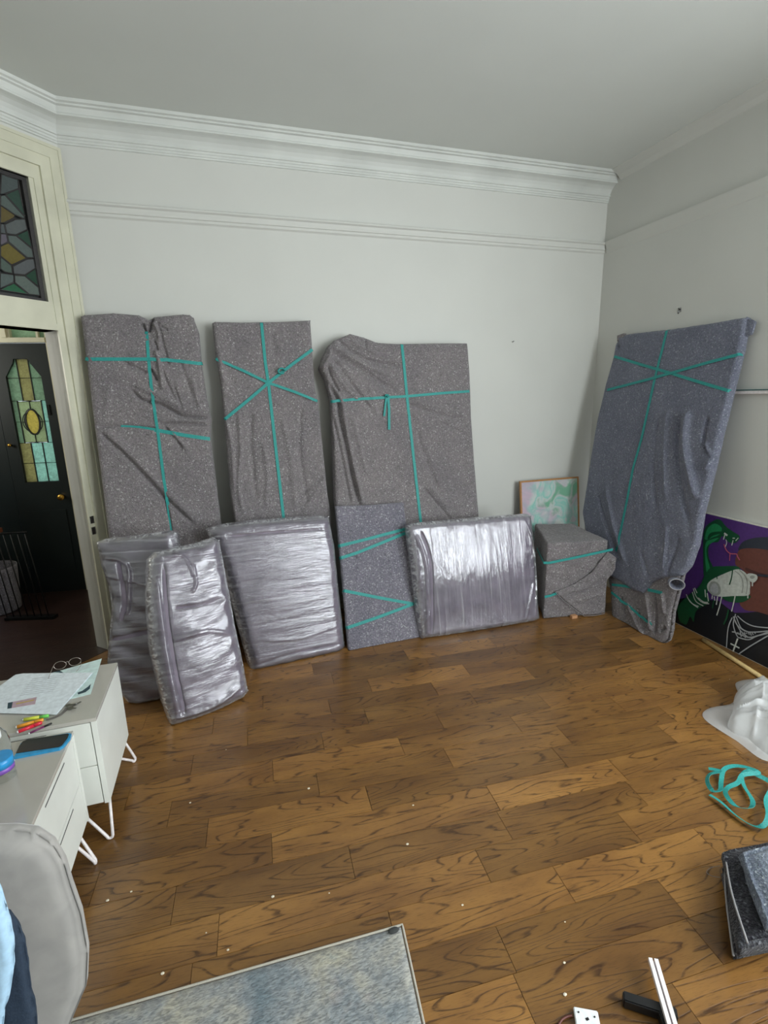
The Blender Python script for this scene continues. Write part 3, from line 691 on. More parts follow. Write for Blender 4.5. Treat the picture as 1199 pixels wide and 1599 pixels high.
def base_pl(y0, z_top, y_top, x0=0, ang=0.0):
    return Plane((x0, y0, 0), (math.cos(ang), math.sin(ang)), math.atan2(y_top-y0, z_top))
def proj(P):
    v = CM @ (np.array(P, float)-CAM); return (599.5+F_PX*v[0]/v[2], 799.5-F_PX*v[1]/v[2])
def fpx(pl, a, b): return proj(pl.pt(a, b))

# ------------------------------------------------------------------ tall wrapped panels against the back wall
PT = base_pl(3.17, 2.08, 3.43)
# 1: left
t1_ = thing('blanket_bundle', (-.4, 3.2, 0), 'tall bundle in grey felt beside the doorway, rumpled down its middle, teal straps crossing', 'wrapped furniture', None)
bl, br = fpx(PT, -.70, .01), fpx(PT, -.07, .01)
cr = [([(190, 564), (230, 583)], .010, -.014), ([(204, 608), (223, 625), (247, 630), (272, 643), (289, 651), (324, 652)], .009, -.022), ([(210, 600), (250, 618), (290, 640), (322, 640)], .02, .012),
      ([(248, 662), (285, 662), (324, 663)], .008, -.016), ([(246, 656), (290, 657), (322, 658)], .007, .008), ([(149, 666), (193, 665), (245, 669)], .008, -.016), ([(248, 672), (300, 674), (328, 672)], .006, -.008),
      ([(155, 675), (185, 702), (217, 734), (258, 778), (305, 822)], .012, -.018), ([(160, 668), (225, 730), (265, 772), (312, 815)], .03, .012), ([(256, 665), (285, 700)], .009, -.014), ([(262, 670), (295, 705)], .015, .008),
      ([(221, 504), (228, 520)], .009, -.028), ([(238, 496), (231, 517)], .009, -.028), ([(232, 490), (232, 530)], .035, -.012), ([(234, 575), (245, 594)], .008, -.022), ([(252, 575), (262, 600), (275, 625)], .008, -.012),
      ([(243, 545), (250, 575), (254, 610)], .014, .016), ([(245, 500), (255, 540), (263, 570)], .010, -.012), ([(270, 600), (285, 640)], .008, -.010), ([(236, 500), (247, 517), (248, 532)], .008, .014), ([(250, 508), (262, 516)], .007, -.012),
      ([(240, 530), (246, 548)], .007, -.016), ([(258, 782), (263, 805), (268, 835)], .008, -.014), ([(170, 600), (165, 650)], .02, .005), ([(300, 590), (312, 640)], .012, .008), ([(280, 560), (300, 620)], .010, -.008)]
hf1 = lambda A, B, u, v: .010*fbm(A*5, B*4, 3)+.003*fbm(A*22, B*22, 9)
o, tr1 = slab('blanket', PT, [(124, 492), (131, 545), (141, 625), (156, 740), (168, 836), bl], [(302, 495), (311, 520), (314, 565), (323, 620), (330, 655), (328, 680), (338, 760), (347, 835), br],
              [(124, 492), (130, 490), (175, 487), (215, 490), (231, 497), (240, 493), (285, 489), (296, 490), (302, 495)], [bl, br], T=.09, r=.03, nu=150, nv=330, creases=cr, hf=hf1, mat=felt, parent=t1_)
strap([(132, 561), (180, 561), (232, 561), (270, 563), (314, 568)], PT, tr1, .020, t1_)
strap([(189, 664), (210, 667), (245, 672), (290, 680), (331, 686)], PT, tr1, .022, t1_, over=False)
strap([(229, 519), (232, 561), (236, 600), (242, 645), (247, 678), (256, 749), (262, 786), (267, 830)], PT, tr1, .017, t1_, over=False)
# 2: narrow
t2_ = thing('blanket_bundle', (.3, 3.2, 0), 'narrow tall bundle in grey felt with teal straps crossing as a star', 'wrapped furniture')
bl, br = fpx(PT, .04, .01), fpx(PT, .64, .01)
cr = [([(372, 640), (376, 700), (372, 760), (380, 800)], .014, .012), ([(392, 640), (392, 700), (400, 780)], .016, -.010), ([(352, 655), (362, 700), (366, 770)], .012, .010), ([(440, 650), (455, 720), (462, 800)], .018, .009),
      ([(470, 640), (468, 700), (480, 790)], .016, -.009), ([(505, 745), (480, 765), (466, 780)], .010, -.012), ([(500, 760), (485, 780), (475, 800)], .012, .010), ([(345, 563), (380, 583), (415, 598)], .010, -.008), ([(425, 600), (460, 617), (492, 630)], .010, -.008),
      ([(410, 690), (418, 740), (415, 790)], .016, .009), ([(341, 545), (350, 600)], .02, .008), ([(425, 520), (430, 560)], .02, -.006)]
o, tr2 = slab('blanket', PT, [(331, 503), (337, 560), (345, 600), (352, 680), (360, 770), (366, 810), bl], [(485, 499), (488, 540), (492, 600), (499, 640), (505, 700), (512, 770), (517, 800), br],
              [(331, 503), (336, 501), (380, 502), (440, 501), (480, 499), (485, 499)], [bl, br], T=.09, r=.026, nu=140, nv=320, creases=cr, hf=lambda A, B, u, v: .009*fbm(A*6, B*3, 23)*(.4+v)+.003*fbm(A*20, B*20, 29), mat=felt, parent=t2_)
strap([(408, 502), (414, 565), (419, 598), (431, 705), (443, 811)], PT, tr2, .019, t2_)
strap([(338, 561), (380, 579), (419, 598), (460, 612), (497, 627)], PT, tr2, .017, t2_)
strap([(352, 654), (385, 627), (419, 598), (455, 570), (489, 545)], PT, tr2, .019, t2_, lift=.007)
kc = on_plane(440, 579, PT.pt(0, 0, .02), PT.n)
tube('strap_knot', [kc+PT.a*.022*math.cos(t)*(1-.25*math.sin(t))+PT.b*.016*math.sin(t) for t in np.linspace(0, 5.2, 14)], .006, teal_m, t2_, 6)
# 3: wide
t3_ = thing('blanket_bundle', (1.3, 3.2, 0), 'wide tall bundle in grey felt with peaked left top corner and loose teal tail', 'wrapped furniture')
bl, br = fpx(PT, .72, .01), fpx(PT, 1.82, .01)
cr = [([(514, 600), (528, 625), (531, 650), (540, 690), (552, 750), (562, 790)], .012, -.030), ([(524, 612), (537, 640), (543, 690), (556, 745), (568, 790)], .018, .014), ([(520, 650), (535, 720), (548, 790)], .010, -.014),
      ([(515, 548), (560, 575), (600, 600), (620, 610)], .018, -.012), ([(525, 530), (570, 560), (625, 572)], .014, -.014), ([(520, 538), (565, 568), (615, 590)], .014, .010), ([(514, 565), (535, 600), (560, 625)], .012, .010), ([(520, 560), (550, 600), (580, 640)], .012, -.010),
      ([(545, 528), (560, 540), (590, 552)], .010, .010), ([(570, 528), (572, 545)], .008, -.010), ([(636, 630), (680, 645), (722, 655)], .010, -.010), ([(640, 622), (690, 638), (725, 645)], .014, .006), ([(690, 660), (730, 680)], .010, -.007),
      ([(640, 640), (660, 700), (690, 780)], .02, -.008), ([(660, 760), (690, 795), (705, 812)], .010, -.012), ([(672, 760), (700, 795)], .014, .008), ([(550, 650), (560, 690), (572, 740)], .016, .008), ([(503, 575), (512, 560), (516, 545)], .01, .014),
      ([(512, 572), (518, 590), (530, 612)], .008, -.018), ([(540, 640), (548, 690)], .01, -.008), ([(575, 600), (590, 650)], .014, .006)]
o, tr3 = slab('blanket', PT, [(513, 540), (505, 556), (500, 572), (509, 590), (517, 620), (521, 680), (524, 780), bl], [(731, 535), (735, 580), (737, 650), (743, 730), (749, 808), br],
              [(513, 540), (522, 531), (548, 520), (570, 526), (590, 534), (620, 536), (680, 535), (725, 535), (731, 535)], [bl, br], T=.09, r=.026, nu=190, nv=320, creases=cr, hf=lambda A, B, u, v: .009*fbm(A*4, B*4, 43)+.0025*fbm(A*20, B*20, 49), mat=felt, parent=t3_)
strap([(627, 536), (631, 575), (635, 618), (645, 710), (657, 818)], PT, tr3, .020, t3_)
strap([(519, 627), (550, 624), (581, 622), (635, 619), (690, 614), (735, 611)], PT, tr3, .018, t3_, lift=.006)
strap([(603, 616), (601, 634), (599, 650)], PT, tr3, .014, t3_, 'strap_tail', over=False, lift=.014)
strap([(605, 616), (607, 640), (607, 671)], PT, tr3, .018, t3_, 'strap_tail', over=False, lift=.010)
kc = on_plane(604, 618, PT.pt(0, 0, .014), PT.n); tube('strap_knot', [kc-PT.a*.014, kc+PT.b*.006, kc+PT.a*.014, kc-PT.b*.008], .007, teal_m, t3_, 6)

# ------------------------------------------------------------------ low felt panel
PB = base_pl(2.885, .9, 3.205, x0=.63, ang=.03)
t5 = thing('blanket_bundle', (.88, 2.9, 0), 'low flat bundle in speckled grey felt between film-wrapped cushions, teal straps in a V', 'wrapped furniture')
cr = [([(530, 800), (570, 797), (625, 790)], .007, -.006), ([(532, 862), (548, 866), (558, 872)], .006, -.012), ([(618, 840), (630, 890), (645, 930)], .02, -.008), ([(560, 880), (556, 920)], .010, .004), ([(600, 850), (615, 900)], .012, .005)]
o, tr5 = slab('blanket', PB, [(524, 790), (530, 850), (538, 940), (545, 1021)], [(631, 786), (642, 880), (650, 950), (657, 999)], [(524, 790), (580, 788), (628, 784), (631, 786)], [(545, 1021), (600, 1010), (657, 999)],
              T=.035, r=.012, nu=90, nv=130, creases=cr, hf=lambda A, B, u, v: .005*fbm(A*7, B*7, 63)+.002*fbm(A*25, B*25, 64), mat=felt_flat, parent=t5)
for s in ([(528, 853), (580, 840), (633, 826)], [(530, 872), (558, 863), (595, 848), (634, 832)], [(535, 922), (590, 933), (645, 943)], [(543, 980), (595, 962), (645, 943)]): strap(s, PB, tr5, .020, t5)

# ------------------------------------------------------------------ film-wrapped cushions
def wrapped_cushion(label, pl, L, R, Tp, B, T, r, film, vert=False, hf=None, cr=(), crf=(), pillow=.02, loc=(0, 0, 0), seed=0, nu=120, nv=130):
    t = thing('wrapped_cushion', loc, label, 'wrapped cushion')
    slab('cushion', pl, L, R, Tp, B, T=T-.006, r=r, nu=60, nv=70, hf=hf, creases=cr, mat=core_m, parent=t, off=-.006, grow=-.006, pillow=pillow)
    def ff(A, Bb, u, v):
        s1 = fbm(A*3, Bb*30, seed+3, 3) if not vert else fbm(A*30, Bb*3, seed+3, 3)
        e = np.minimum(np.minimum(u, 1-u), np.minimum(v, 1-v)); ce = np.exp(-(e/.07)**2)
        return (hf(A, Bb, u, v) if hf else 0)+.0035*s1+ce*.007*fbm(A*26, Bb*26, seed+8, 3)
    slab('stretch_film', pl, L, R, Tp, B, T=T, r=r, nu=nu, nv=nv, hf=ff, creases=tuple(cr)+tuple(crf), mat=film, parent=t, pillow=pillow)
    return t
# large one under the narrow panel
P3 = base_pl(2.835, .86, 3.05, x0=.05, ang=.09)
wrapped_cushion('large square film-wrapped cushion leaning in front of the narrow tall felt bundle', P3, [(322, 826), (345, 880), (368, 960), (393, 1054)], [(517, 806), (526, 850), (534, 930), (543, 1010)],
                [(322, 826), (345, 818), (380, 813), (440, 808), (500, 804), (517, 806)], [(393, 1055), (430, 1050), (480, 1040), (530, 1030), (543, 1016)], .13, .075, film_h, loc=(.3, 2.9, 0), seed=10, pillow=.011,
                crf=[([(350, 838), (420, 832), (515, 826)], .006, -.006), ([(410, 1000), (470, 996), (530, 975)], .006, .005), ([(400, 1040), (460, 1020), (535, 1005)], .007, -.006)])
# front left
P2 = base_pl(0, .86, .28, ang=.30); P2.p0 = np.array([-.371, 2.405, 0.0])
hf2 = lambda A, B, u, v: .010*fbm(A*6, B*7, 71)+.004*np.sin(B*60+5*np.sin(A*9))*np.clip((u-.25), 0, 1)
wrapped_cushion('tall narrow film-wrapped cushion standing furthest forward, crinkled film down its left edge', P2, [(233, 872), (231, 940), (238, 1020), (256, 1095), (270, 1136)], [(346, 842), (357, 900), (371, 975), (384, 1035), (392, 1076)],
                [(233, 872), (245, 861), (270, 855), (310, 846), (337, 837), (346, 842)], [(270, 1138), (300, 1131), (345, 1115), (384, 1096), (392, 1086)], .12, .06, film_h, loc=(-.2, 2.5, 0), seed=30, hf=hf2, pillow=.035,
                crf=[([(243, 900), (250, 960), (262, 1040), (280, 1120)], .010, .010), ([(255, 880), (260, 960), (272, 1040), (290, 1120)], .008, -.010), ([(250, 870), (285, 868), (298, 890), (300, 900)], .006, .008), ([(262, 1125), (330, 1105), (385, 1065)], .007, .007),
                     ([(268, 950), (310, 945), (350, 935)], .01, -.006), ([(270, 1000), (320, 985), (360, 990)], .01, .006), ([(300, 880), (305, 910), (298, 925)], .006, .006)])
# back left
P1 = base_pl(2.70, .88, 2.93, x0=-.62, ang=-.12)
hf0 = lambda A, B, u, v: .014*fbm(A*5, B*7, 91)+.004*np.sin(B*55+4*np.sin(A*8))
wrapped_cushion('soft slumped film-wrapped cushion beside the doorway, behind the front cushion', P1, [(146, 846), (153, 880), (165, 915), (170, 950), (166, 1000), (163, 1035), (172, 1070), (196, 1100)], [(272, 832), (285, 900), (285, 1000), (280, 1085)],
                [(146, 846), (160, 841), (210, 836), (262, 828), (272, 832)], [(196, 1103), (215, 1105), (250, 1097), (280, 1088)], .10, .05, film_h, loc=(-.5, 2.75, 0), seed=50, hf=hf0, pillow=.03,
                crf=[([(160, 870), (200, 880), (205, 930), (200, 960)], .010, .012), ([(185, 875), (195, 930), (190, 970)], .010, -.012), ([(165, 900), (200, 905), (240, 915)], .006, .006), ([(170, 1000), (240, 985)], .012, -.008)])
# right one
P4 = base_pl(2.845, .72, 3.02, x0=1.12, ang=-.03)
wrapped_cushion('wide film-wrapped cushion with upright streaks, between the low felt bundle and the felt box', P4, [(637, 822), (645, 880), (652, 950), (660, 999)], [(833, 806), (838, 860), (842, 920), (846, 966)],
                [(637, 822), (645, 817), (700, 812), (790, 804), (826, 802), (833, 806)], [(660, 1000), (700, 995), (780, 983), (838, 973), (846, 969)], .085, .045, film_v, vert=True, loc=(1.6, 2.9, 0), seed=70, pillow=.03, nu=150, nv=110,
                crf=[([(650, 835), (664, 880), (668, 960), (668, 990)], .009, .010), ([(657, 830), (672, 880), (675, 990)], .007, -.010), ([(818, 812), (832, 850), (838, 900), (836, 960)], .007, .008), ([(655, 985), (672, 950), (665, 920)], .006, .006), ([(832, 910), (820, 970)], .006, .007)])

# ------------------------------------------------------------------ felt box and its loose flap
BT = .565
cor_b = [np.array(p) for p in ((2.074, 2.861), (2.515, 2.775), (2.60, 3.27), (2.31, 3.36))]
t6 = thing('wrapped_box', (2.3, 3.0, 0), 'square felt-wrapped box with two teal straps in front of the framed picture', 'wrapped box')
def bilin(c, u, v): return c[0]*(1-u)*(1-v)+c[1]*u*(1-v)+c[2]*u*v+c[3]*(1-u)*v
bm = bmesh.new(); N = 40; cache = {}
def bvert(x, y, z):
    k = (x, y, z)
    if k not in cache:
        u, v, w_ = x/N, y/N, z/N; p = bilin(cor_b, u, v); cc = bilin(cor_b, .5, .5)
        P = np.array([p[0], p[1], w_*BT])
        edge = sum(1 for q in (u, v, w_) if q < .001 or q > .999)
        nrm = np.array([2*u-1 if x in (0, N) else 0, 2*v-1 if y in (0, N) else 0, (1 if z == N else 0)], float)
        if edge >= 2: nrm *= .6
        amp = .010*(fbm(np.array([P[0]*9+P[1]*4]), np.array([P[2]*9+P[1]*3]), 81, 3)[0])
        if y == 0 and w_ < .85: amp += .004*math.sin(30*w_+9*u)
        P = P+nrm*(amp-(.006 if edge >= 2 else 0)); P[2] = max(P[2], .002) if z else .002
        cache[k] = bm.verts.new(tuple(P))
    return cache[k]
for i in range(N):
    for j in range(N):
        for a, b in ((0, 0), (N, 0)):
            bm.faces.new((bvert(a, i, j), bvert(a, i+1, j), bvert(a, i+1, j+1), bvert(a, i, j+1)))
            bm.faces.new((bvert(i, a, j), bvert(i+1, a, j), bvert(i+1, a, j+1), bvert(i, a, j+1)))
            bm.faces.new((bvert(i, j, a), bvert(i+1, j, a), bvert(i+1, j+1, a), bvert(i, j+1, a)))
from_bm('blanket', bm, felt, t6, True)
PX = Plane((2.074, 2.861, 0), cor_b[1]-cor_b[0], 0.0)
PXf = Plane(PX.pt(0, 0, .022), cor_b[1]-cor_b[0], 0.0)
_, trf = slab('blanket_flap', PXf, [(868, 925), (880, 937), (898, 951), (912, 961)], [(950, 862), (963, 872), (960, 890), (948, 905), (945, 957)], [(868, 925), (900, 912), (925, 895), (950, 862)], [(912, 961), (930, 960), (945, 957)], T=.016, r=.008, nu=70, nv=50, plane_coords=False,
               creases=[([(885, 930), (915, 920), (945, 903)], .010, -.014), ([(895, 922), (935, 912), (950, 898)], .010, .012), ([(900, 940), (930, 930), (943, 925)], .01, .006), ([(900, 912), (915, 909), (916, 903)], .006, -.012), ([(952, 870), (958, 885), (950, 900)], .01, .012)],
               hf=lambda A, B, u, v: .010*fbm(A*12, B*12, 111), mat=felt, parent=t6)
tube('flap_hem', [on_plane(x, y, PXf.pt(0, 0, .004), PXf.n) for x, y in ((868, 926), (880, 938), (898, 952), (912, 962), (930, 961), (944, 958))], .002, hem_m, t6, 5)
def flat_strap(pts, n_, parent, wdt): return ribbon('strap', pts, n_, wdt, teal_m, parent)
zq = .415
flat_strap([PX.pt(a, b, .014) for a, b in [PX.px(x, y) for x, y in ((856, 878), (905, 868), (955, 857))]], PX.n, t6, .018)
sn = np.array([cor_b[0][1]-cor_b[3][1], cor_b[3][0]-cor_b[0][0], 0]); sn /= np.linalg.norm(sn)
sp = on_plane(856, 878, PX.pt(0, 0, 0), PX.n)
flat_strap([sp+PX.n*.014+np.array([0, 0, 0]), np.array([2.062, 2.856, sp[2]])+sn*.01, np.array([*((cor_b[0]*.4+cor_b[3]*.6)), sp[2]+.0])+sn*.014], sn, t6, .018)
flat_strap([PX.pt(a, b, .014) for a, b in [PX.px(x, y) for x, y in ((849, 931), (858, 929), (869, 925))]], PX.n, t6, .018)
tag(box('wood_block', (0, 0, 0), (.045, .03, .022), plain('bare_wood', (200, 150, 110), .6), None, .003, Matrix.Translation((2.262, 2.782, .0))), 'small bare wood offcut on the floor at the foot of the felt box', 'wood block')

# ------------------------------------------------------------------ framed pastel picture in the corner
PP = Plane((2.20, 3.36, 0), (1, 0), math.atan2(.115, .9))
pc = thing('framed_picture', (2.5, 3.4, 0), 'pastel picture in a thin oak frame leaning in the corner behind the felt box', 'picture')
ax0, _ = PP.px(812, 751); ax1 = ax0+.56; H1 = .905
M = Mat('pastel_scribble'); c = coords(M, 'Object', (1, 1, 1)); n1 = M.n('ShaderNodeTexNoise', Scale=7.0, Detail=6.0, Distortion=.8); M.l(c, n1.inputs[0]); n2 = M.n('ShaderNodeTexNoise', Scale=5.0, Detail=5.0); mp = M.n('ShaderNodeMapping'); mp.inputs[1].default_value = (3, 5, 1); M.l(c, mp.inputs[0]); M.l(mp.outputs[0], n2.inputs[0])
a_ = M.ramp(n1.outputs[0], [(.38, lin((206, 214, 210))), (.5, lin((150, 208, 196))), (.58, lin((204, 210, 208))), (.68, lin((130, 184, 156)))])
b_ = M.ramp(n2.outputs[0], [(.45, (0, 0, 0, 1)), (.6, (.6, .6, .6, 1))])
mx = M.n('ShaderNodeMix', _data_type='RGBA'); M.l(b_, mx.inputs[0]); M.l(a_, mx.inputs[6]); mx.inputs[7].default_value = lin((206, 160, 192)); M.l(mx.outputs[2], M.b.inputs['Base Color']); M.set(Roughness=.25)
pic_m = M.m
def pbar(bm, a0, a1, b0, b1, h0, h1, pl=PP): prism_bm(bm, [pl.pt(a0, b0, h0), pl.pt(a1, b0, h0), pl.pt(a1, b1, h0), pl.pt(a0, b1, h0)], pl.n*(h1-h0))
bm = bmesh.new(); pbar(bm, ax0+.012, ax1-.012, .012, H1-.012, -.012, -.004); from_bm('artwork', bm, pic_m, pc)
bm = bmesh.new(); pbar(bm, ax0, ax0+.013, .002, H1, -.018, 0); pbar(bm, ax1-.013, ax1, .002, H1, -.018, 0); pbar(bm, ax0+.013, ax1-.013, H1-.013, H1, -.018, 0); pbar(bm, ax0+.013, ax1-.013, .002, .013, -.018, 0)
from_bm('picture_frame', bm, frame_wood, pc)

# ------------------------------------------------------------------ tall panel leaning on the right wall
PR = Plane((2.535, 2.5, 0), (-.0, -1), math.atan2(.36, 2.0))
t4_ = thing('blanket_bundle', (2.6, 2.7, 0), 'tall bluish grey felt bundle leaning on the right wall beside the purple painting', 'wrapped furniture')
cr = [([(1075, 640), (1070, 690), (1078, 740), (1088, 780)], .022, .020), ([(1060, 650), (1056, 700), (1062, 760), (1075, 820)], .016, -.014), ([(1042, 640), (1038, 700), (1040, 780)], .016, .010), ([(1028, 650), (1020, 720), (1024, 800)], .016, -.008),
      ([(1105, 650), (1098, 690), (1110, 720)], .010, -.014), ([(1100, 690), (1108, 718), (1100, 735)], .012, .012), ([(932, 770), (950, 830), (965, 870)], .016, -.010), ([(945, 760), (958, 820), (975, 880)], .016, .008), ([(960, 525), (966, 545)], .012, -.012), ([(975, 560), (1010, 574)], .01, -.006),
      ([(1000, 860), (1010, 900)], .014, -.006), ([(1040, 820), (1035, 890)], .014, .008), ([(1060, 840), (1040, 900)], .012, -.010)]
o, tr4 = slab('blanket', PR, [(962, 524), (955, 560), (944, 600), (930, 660), (918, 730), (908, 800), (915, 850), (942, 895)], [(1164, 494), (1155, 545), (1140, 605), (1122, 680), (1106, 750), (1093, 800), (1085, 850), (1072, 885), (1060, 898)],
              [(962, 524), (985, 520), (1040, 514), (1100, 505), (1145, 497), (1164, 494)], [(942, 895), (965, 908), (985, 921), (1000, 926), (1018, 908), (1040, 900), (1060, 898)], T=.042, r=.024, nu=170, nv=260, creases=cr,
              hf=lambda A, B, u, v: .010*fbm(A*5, B*3, 123)*(.4+v)+.0025*fbm(A*20, B*20, 129), mat=felt_blue, parent=t4_)
_, tr4b = slab('lower_blanket', PR, [(940, 880), (948, 925), (950, 966)], [(1062, 880), (1052, 920), (1043, 955), (1040, 985), (1036, 1000)], [(940, 880), (1000, 890), (1062, 880)], [(950, 966), (985, 985), (1010, 1000), (1025, 1006), (1036, 1000)], T=.06, r=.03, nu=90, nv=90, off=-.022,
               creases=[([(1005, 925), (1010, 960), (1012, 985)], .010, .016), ([(1018, 925), (1020, 965), (1018, 990)], .010, -.016), ([(1030, 925), (1034, 960)], .010, .012), ([(975, 940), (990, 975), (1005, 998)], .012, .010), ([(965, 930), (972, 965)], .012, -.010), ([(1025, 985), (1035, 980)], .01, -.016), ([(990, 950), (1002, 985)], .01, -.012)],
               hf=lambda A, B, u, v: .012*fbm(A*9, B*5, 133), mat=felt, parent=t4_)
strap([(1042, 514), (1032, 555), (1023, 590), (1012, 640), (1002, 685), (989, 730), (978, 788), (963, 860)], PR, tr4, .018, t4_)
strap([(957, 556), (1000, 569), (1048, 583), (1090, 596), (1137, 610)], PR, tr4, .018, t4_)
strap([(949, 609), (1000, 596), (1048, 583), (1100, 568), (1153, 554)], PR, tr4, .018, t4_, lift=.007)
strap([(950, 921), (985, 949), (1018, 976)], PR, tr4b, .017, t4_, over=False)
strap([(956, 913), (975, 915), (992, 918)], PR, tr4b, .017, t4_, over=False)
strap([(1012, 921), (1022, 923), (1034, 926)], PR, tr4b, .020, t4_, over=False)
q = [PR.px(*p) for p in ((1148, 499), (1166, 496), (1174, 500), (1168, 520), (1150, 527))]
bm = bmesh.new(); prism_bm(bm, [PR.pt(a, b, -.044) for a, b in q], PR.n*.024); bmesh.ops.bevel(bm, geom=list(bm.edges), offset=.004, segments=2, affect='EDGES'); from_bm('blanket_corner', bm, felt_blue, t4_)
q = [PR.px(*p) for p in ((963, 524), (974, 520), (975, 524), (968, 530), (963, 533))]
bm = bmesh.new(); prism_bm(bm, [PR.pt(a, b, -.02) for a, b in q], PR.n*.018); from_bm('blanket_corner', bm, felt, t4_)
# rolled end of the blanket at the lower right
rc = PR.pt(*PR.px(1055, 911), 0)
bm = bmesh.new(); R1 = []; ax = (PR.a*.9-PR.n*.0+PR.b*.25); ax /= np.linalg.norm(ax)
e1 = np.cross(ax, PR.n); e1 /= np.linalg.norm(e1); e2 = np.cross(ax, e1)
view = (CAM-rc)/np.linalg.norm(CAM-rc)
for s_, rr in ((-.07, .020), (-.02, .034), (.03, .038), (.03, .030), (-.02, .026), (-.06, .014)):
    R1.append([bm.verts.new(tuple(rc+(PR.a*.75+PR.n*.55)*s_+(PR.b*math.sin(t)*rr+(PR.a*.6-PR.n*.8)*math.cos(t)*rr*1.25))) for t in np.linspace(0, 2*math.pi, 25)[:-1]])
for A_, B_ in zip(R1, R1[1:]):
    for k in range(24): bm.faces.new((A_[k], A_[(k+1) % 24], B_[(k+1) % 24], B_[k]))
bm.faces.new(R1[-1]); from_bm('rolled_blanket_end', bm, felt_blue, t4_, True)
tube('rolled_end_hem', [rc+(PR.a*.75+PR.n*.55)*.031+(PR.b*math.sin(t)*.034+(PR.a*.6-PR.n*.8)*math.cos(t)*.043) for t in np.linspace(0, 2*math.pi, 25)[:-1]], .003, hem_m, t4_, 6, True)

# ------------------------------------------------------------------ painted canvas leaning on the right wall
PC = Plane((2.885, 2.74, 0), (0, -1), math.atan2(.038, .81))
cv = thing('painted_canvas', (2.9, 2.2, 0), 'purple painted canvas with green snake, white cup and face, leaning on the right wall', 'painting')
CWd, CHt = 1.35, .812
bm = bmesh.new(); pbar(bm, 0, CWd, .003, CHt, -.022, 0, PC); from_bm('canvas', bm, [plain('canvas_edge', (214, 212, 202), .8)], cv)
pcol = {k: plain('paint_'+k, v, .45, bumpy=.1) for k, v in dict(purple=(84, 50, 122), deep_green=(22, 84, 52), light_green=(44, 148, 92), white=(206, 212, 206), brown=(112, 66, 56), brown_shade=(84, 50, 46), hair=(48, 54, 66), black=(22, 27, 34), pink=(186, 92, 116), grey=(158, 164, 158), silver=(176, 180, 184)).items()}
pm = list(pcol.values()); pidx = {k: i for i, k in enumerate(pcol)}
pbm = bmesh.new(); layer = [0]
def cpx(x, y):
    a, b = PC.px(1020+x/5.514, 770+y/5.514); return (min(max(a, .002), CWd-.002), min(max(b, .006), CHt-.004))
def paint(col, pts, smooth=True):
    layer[0] += 1; h = .0004+.00022*layer[0]
    P = [cpx(*p) for p in pts]
    if smooth: P = smooth_poly(P, 3, True)
    n0 = len(pbm.faces)
    f = pbm.faces.new([pbm.verts.new(tuple(map(float, PC.pt(min(max(a, .002), CWd-.002), min(max(b, .006), CHt-.004), h)))) for a, b in P]); f.material_index = pidx[col]
def stroke(col, pts, wd=.006):
    P = np.array(smooth_poly([cpx(*p) for p in pts], 4)); layer[0] += 1; h = .0004+.00022*layer[0]
    t = np.gradient(P, axis=0); t /= np.maximum(np.linalg.norm(t, axis=1), 1e-9)[:, None]; s = np.stack([-t[:, 1], t[:, 0]], 1)*wd/2
    L = [pbm.verts.new(tuple(map(float, PC.pt(*(p+q), h)))) for p, q in zip(P, s)]; R = [pbm.verts.new(tuple(map(float, PC.pt(*(p-q), h)))) for p, q in zip(P, s)]
    for i in range(len(P)-1): f = pbm.faces.new((L[i], R[i], R[i+1], L[i+1])); f.material_index = pidx[col]
layer[0] = 0
f = pbm.faces.new([pbm.verts.new(tuple(map(float, PC.pt(a, b, .0004)))) for a, b in ((.003, .006), (CWd-.003, .006), (CWd-.003, CHt-.006), (.003, CHt-.006))]); f.material_index = 0
paint('black', [(60, 1200), (190, 920), (260, 905), (480, 920), (560, 925), (640, 990), (700, 1030), (800, 1030), (1000, 1010), (1400, 1080), (1900, 1300), (1900, 2600), (900, 2200), (60, 1500)], False)
paint('hair', [(735, 500), (760, 430), (820, 398), (900, 382), (1000, 380), (1120, 400), (1260, 450), (1300, 560), (1100, 560), (960, 520), (860, 500)])
paint('brown', [(733, 500), (800, 476), (900, 478), (980, 490), (1120, 520), (1250, 560), (1300, 800), (1230, 1030), (1050, 1060), (900, 1022), (795, 1008), (742, 945), (790, 890), (830, 760), (770, 660), (705, 610)])
paint('brown_shade', [(800, 640), (870, 670), (980, 700), (1100, 720), (1100, 740), (980, 730), (880, 700), (800, 670)])
paint('deep_green', [(430, 430), (442, 310), (500, 250), (570, 225), (630, 290), (700, 340), (745, 370), (735, 405), (700, 430), (655, 425), (625, 395), (590, 372), (560, 420), (500, 430), (475, 480), (480, 560), (515, 640), (505, 720), (440, 730), (432, 560)])
paint('light_green', [(445, 390), (468, 305), (530, 262), (590, 300), (572, 355), (505, 385), (470, 400)])
paint('light_green', [(452, 430), (500, 400), (565, 385), (520, 420), (465, 460), (462, 540), (488, 640), (480, 690), (462, 690), (448, 560)])
paint('deep_green', [(470, 380), (500, 340), (590, 330), (600, 345), (520, 365), (475, 400)])
stroke('white', [(612, 345), (640, 365)], .012); stroke('white', [(618, 360), (606, 400)], .007); stroke('white', [(628, 400), (634, 430), (618, 470)], .005); stroke('white', [(690, 405), (678, 450)], .006); stroke('white', [(685, 388), (705, 388)], .006); stroke('white', [(712, 410), (735, 385)], .005)
stroke('pink', [(612, 440), (632, 490), (668, 520), (718, 524), (728, 545), (748, 578)], .007); stroke('pink', [(664, 520), (660, 582)], .006)
paint('deep_green', [(440, 720), (500, 640), (600, 630), (735, 632), (742, 690), (620, 690), (490, 760), (470, 860), (488, 940), (400, 990), (365, 1030), (350, 1110), (320, 1060), (290, 1130), (255, 1120), (230, 1100), (210, 1000), (260, 920), (380, 820), (420, 770)])
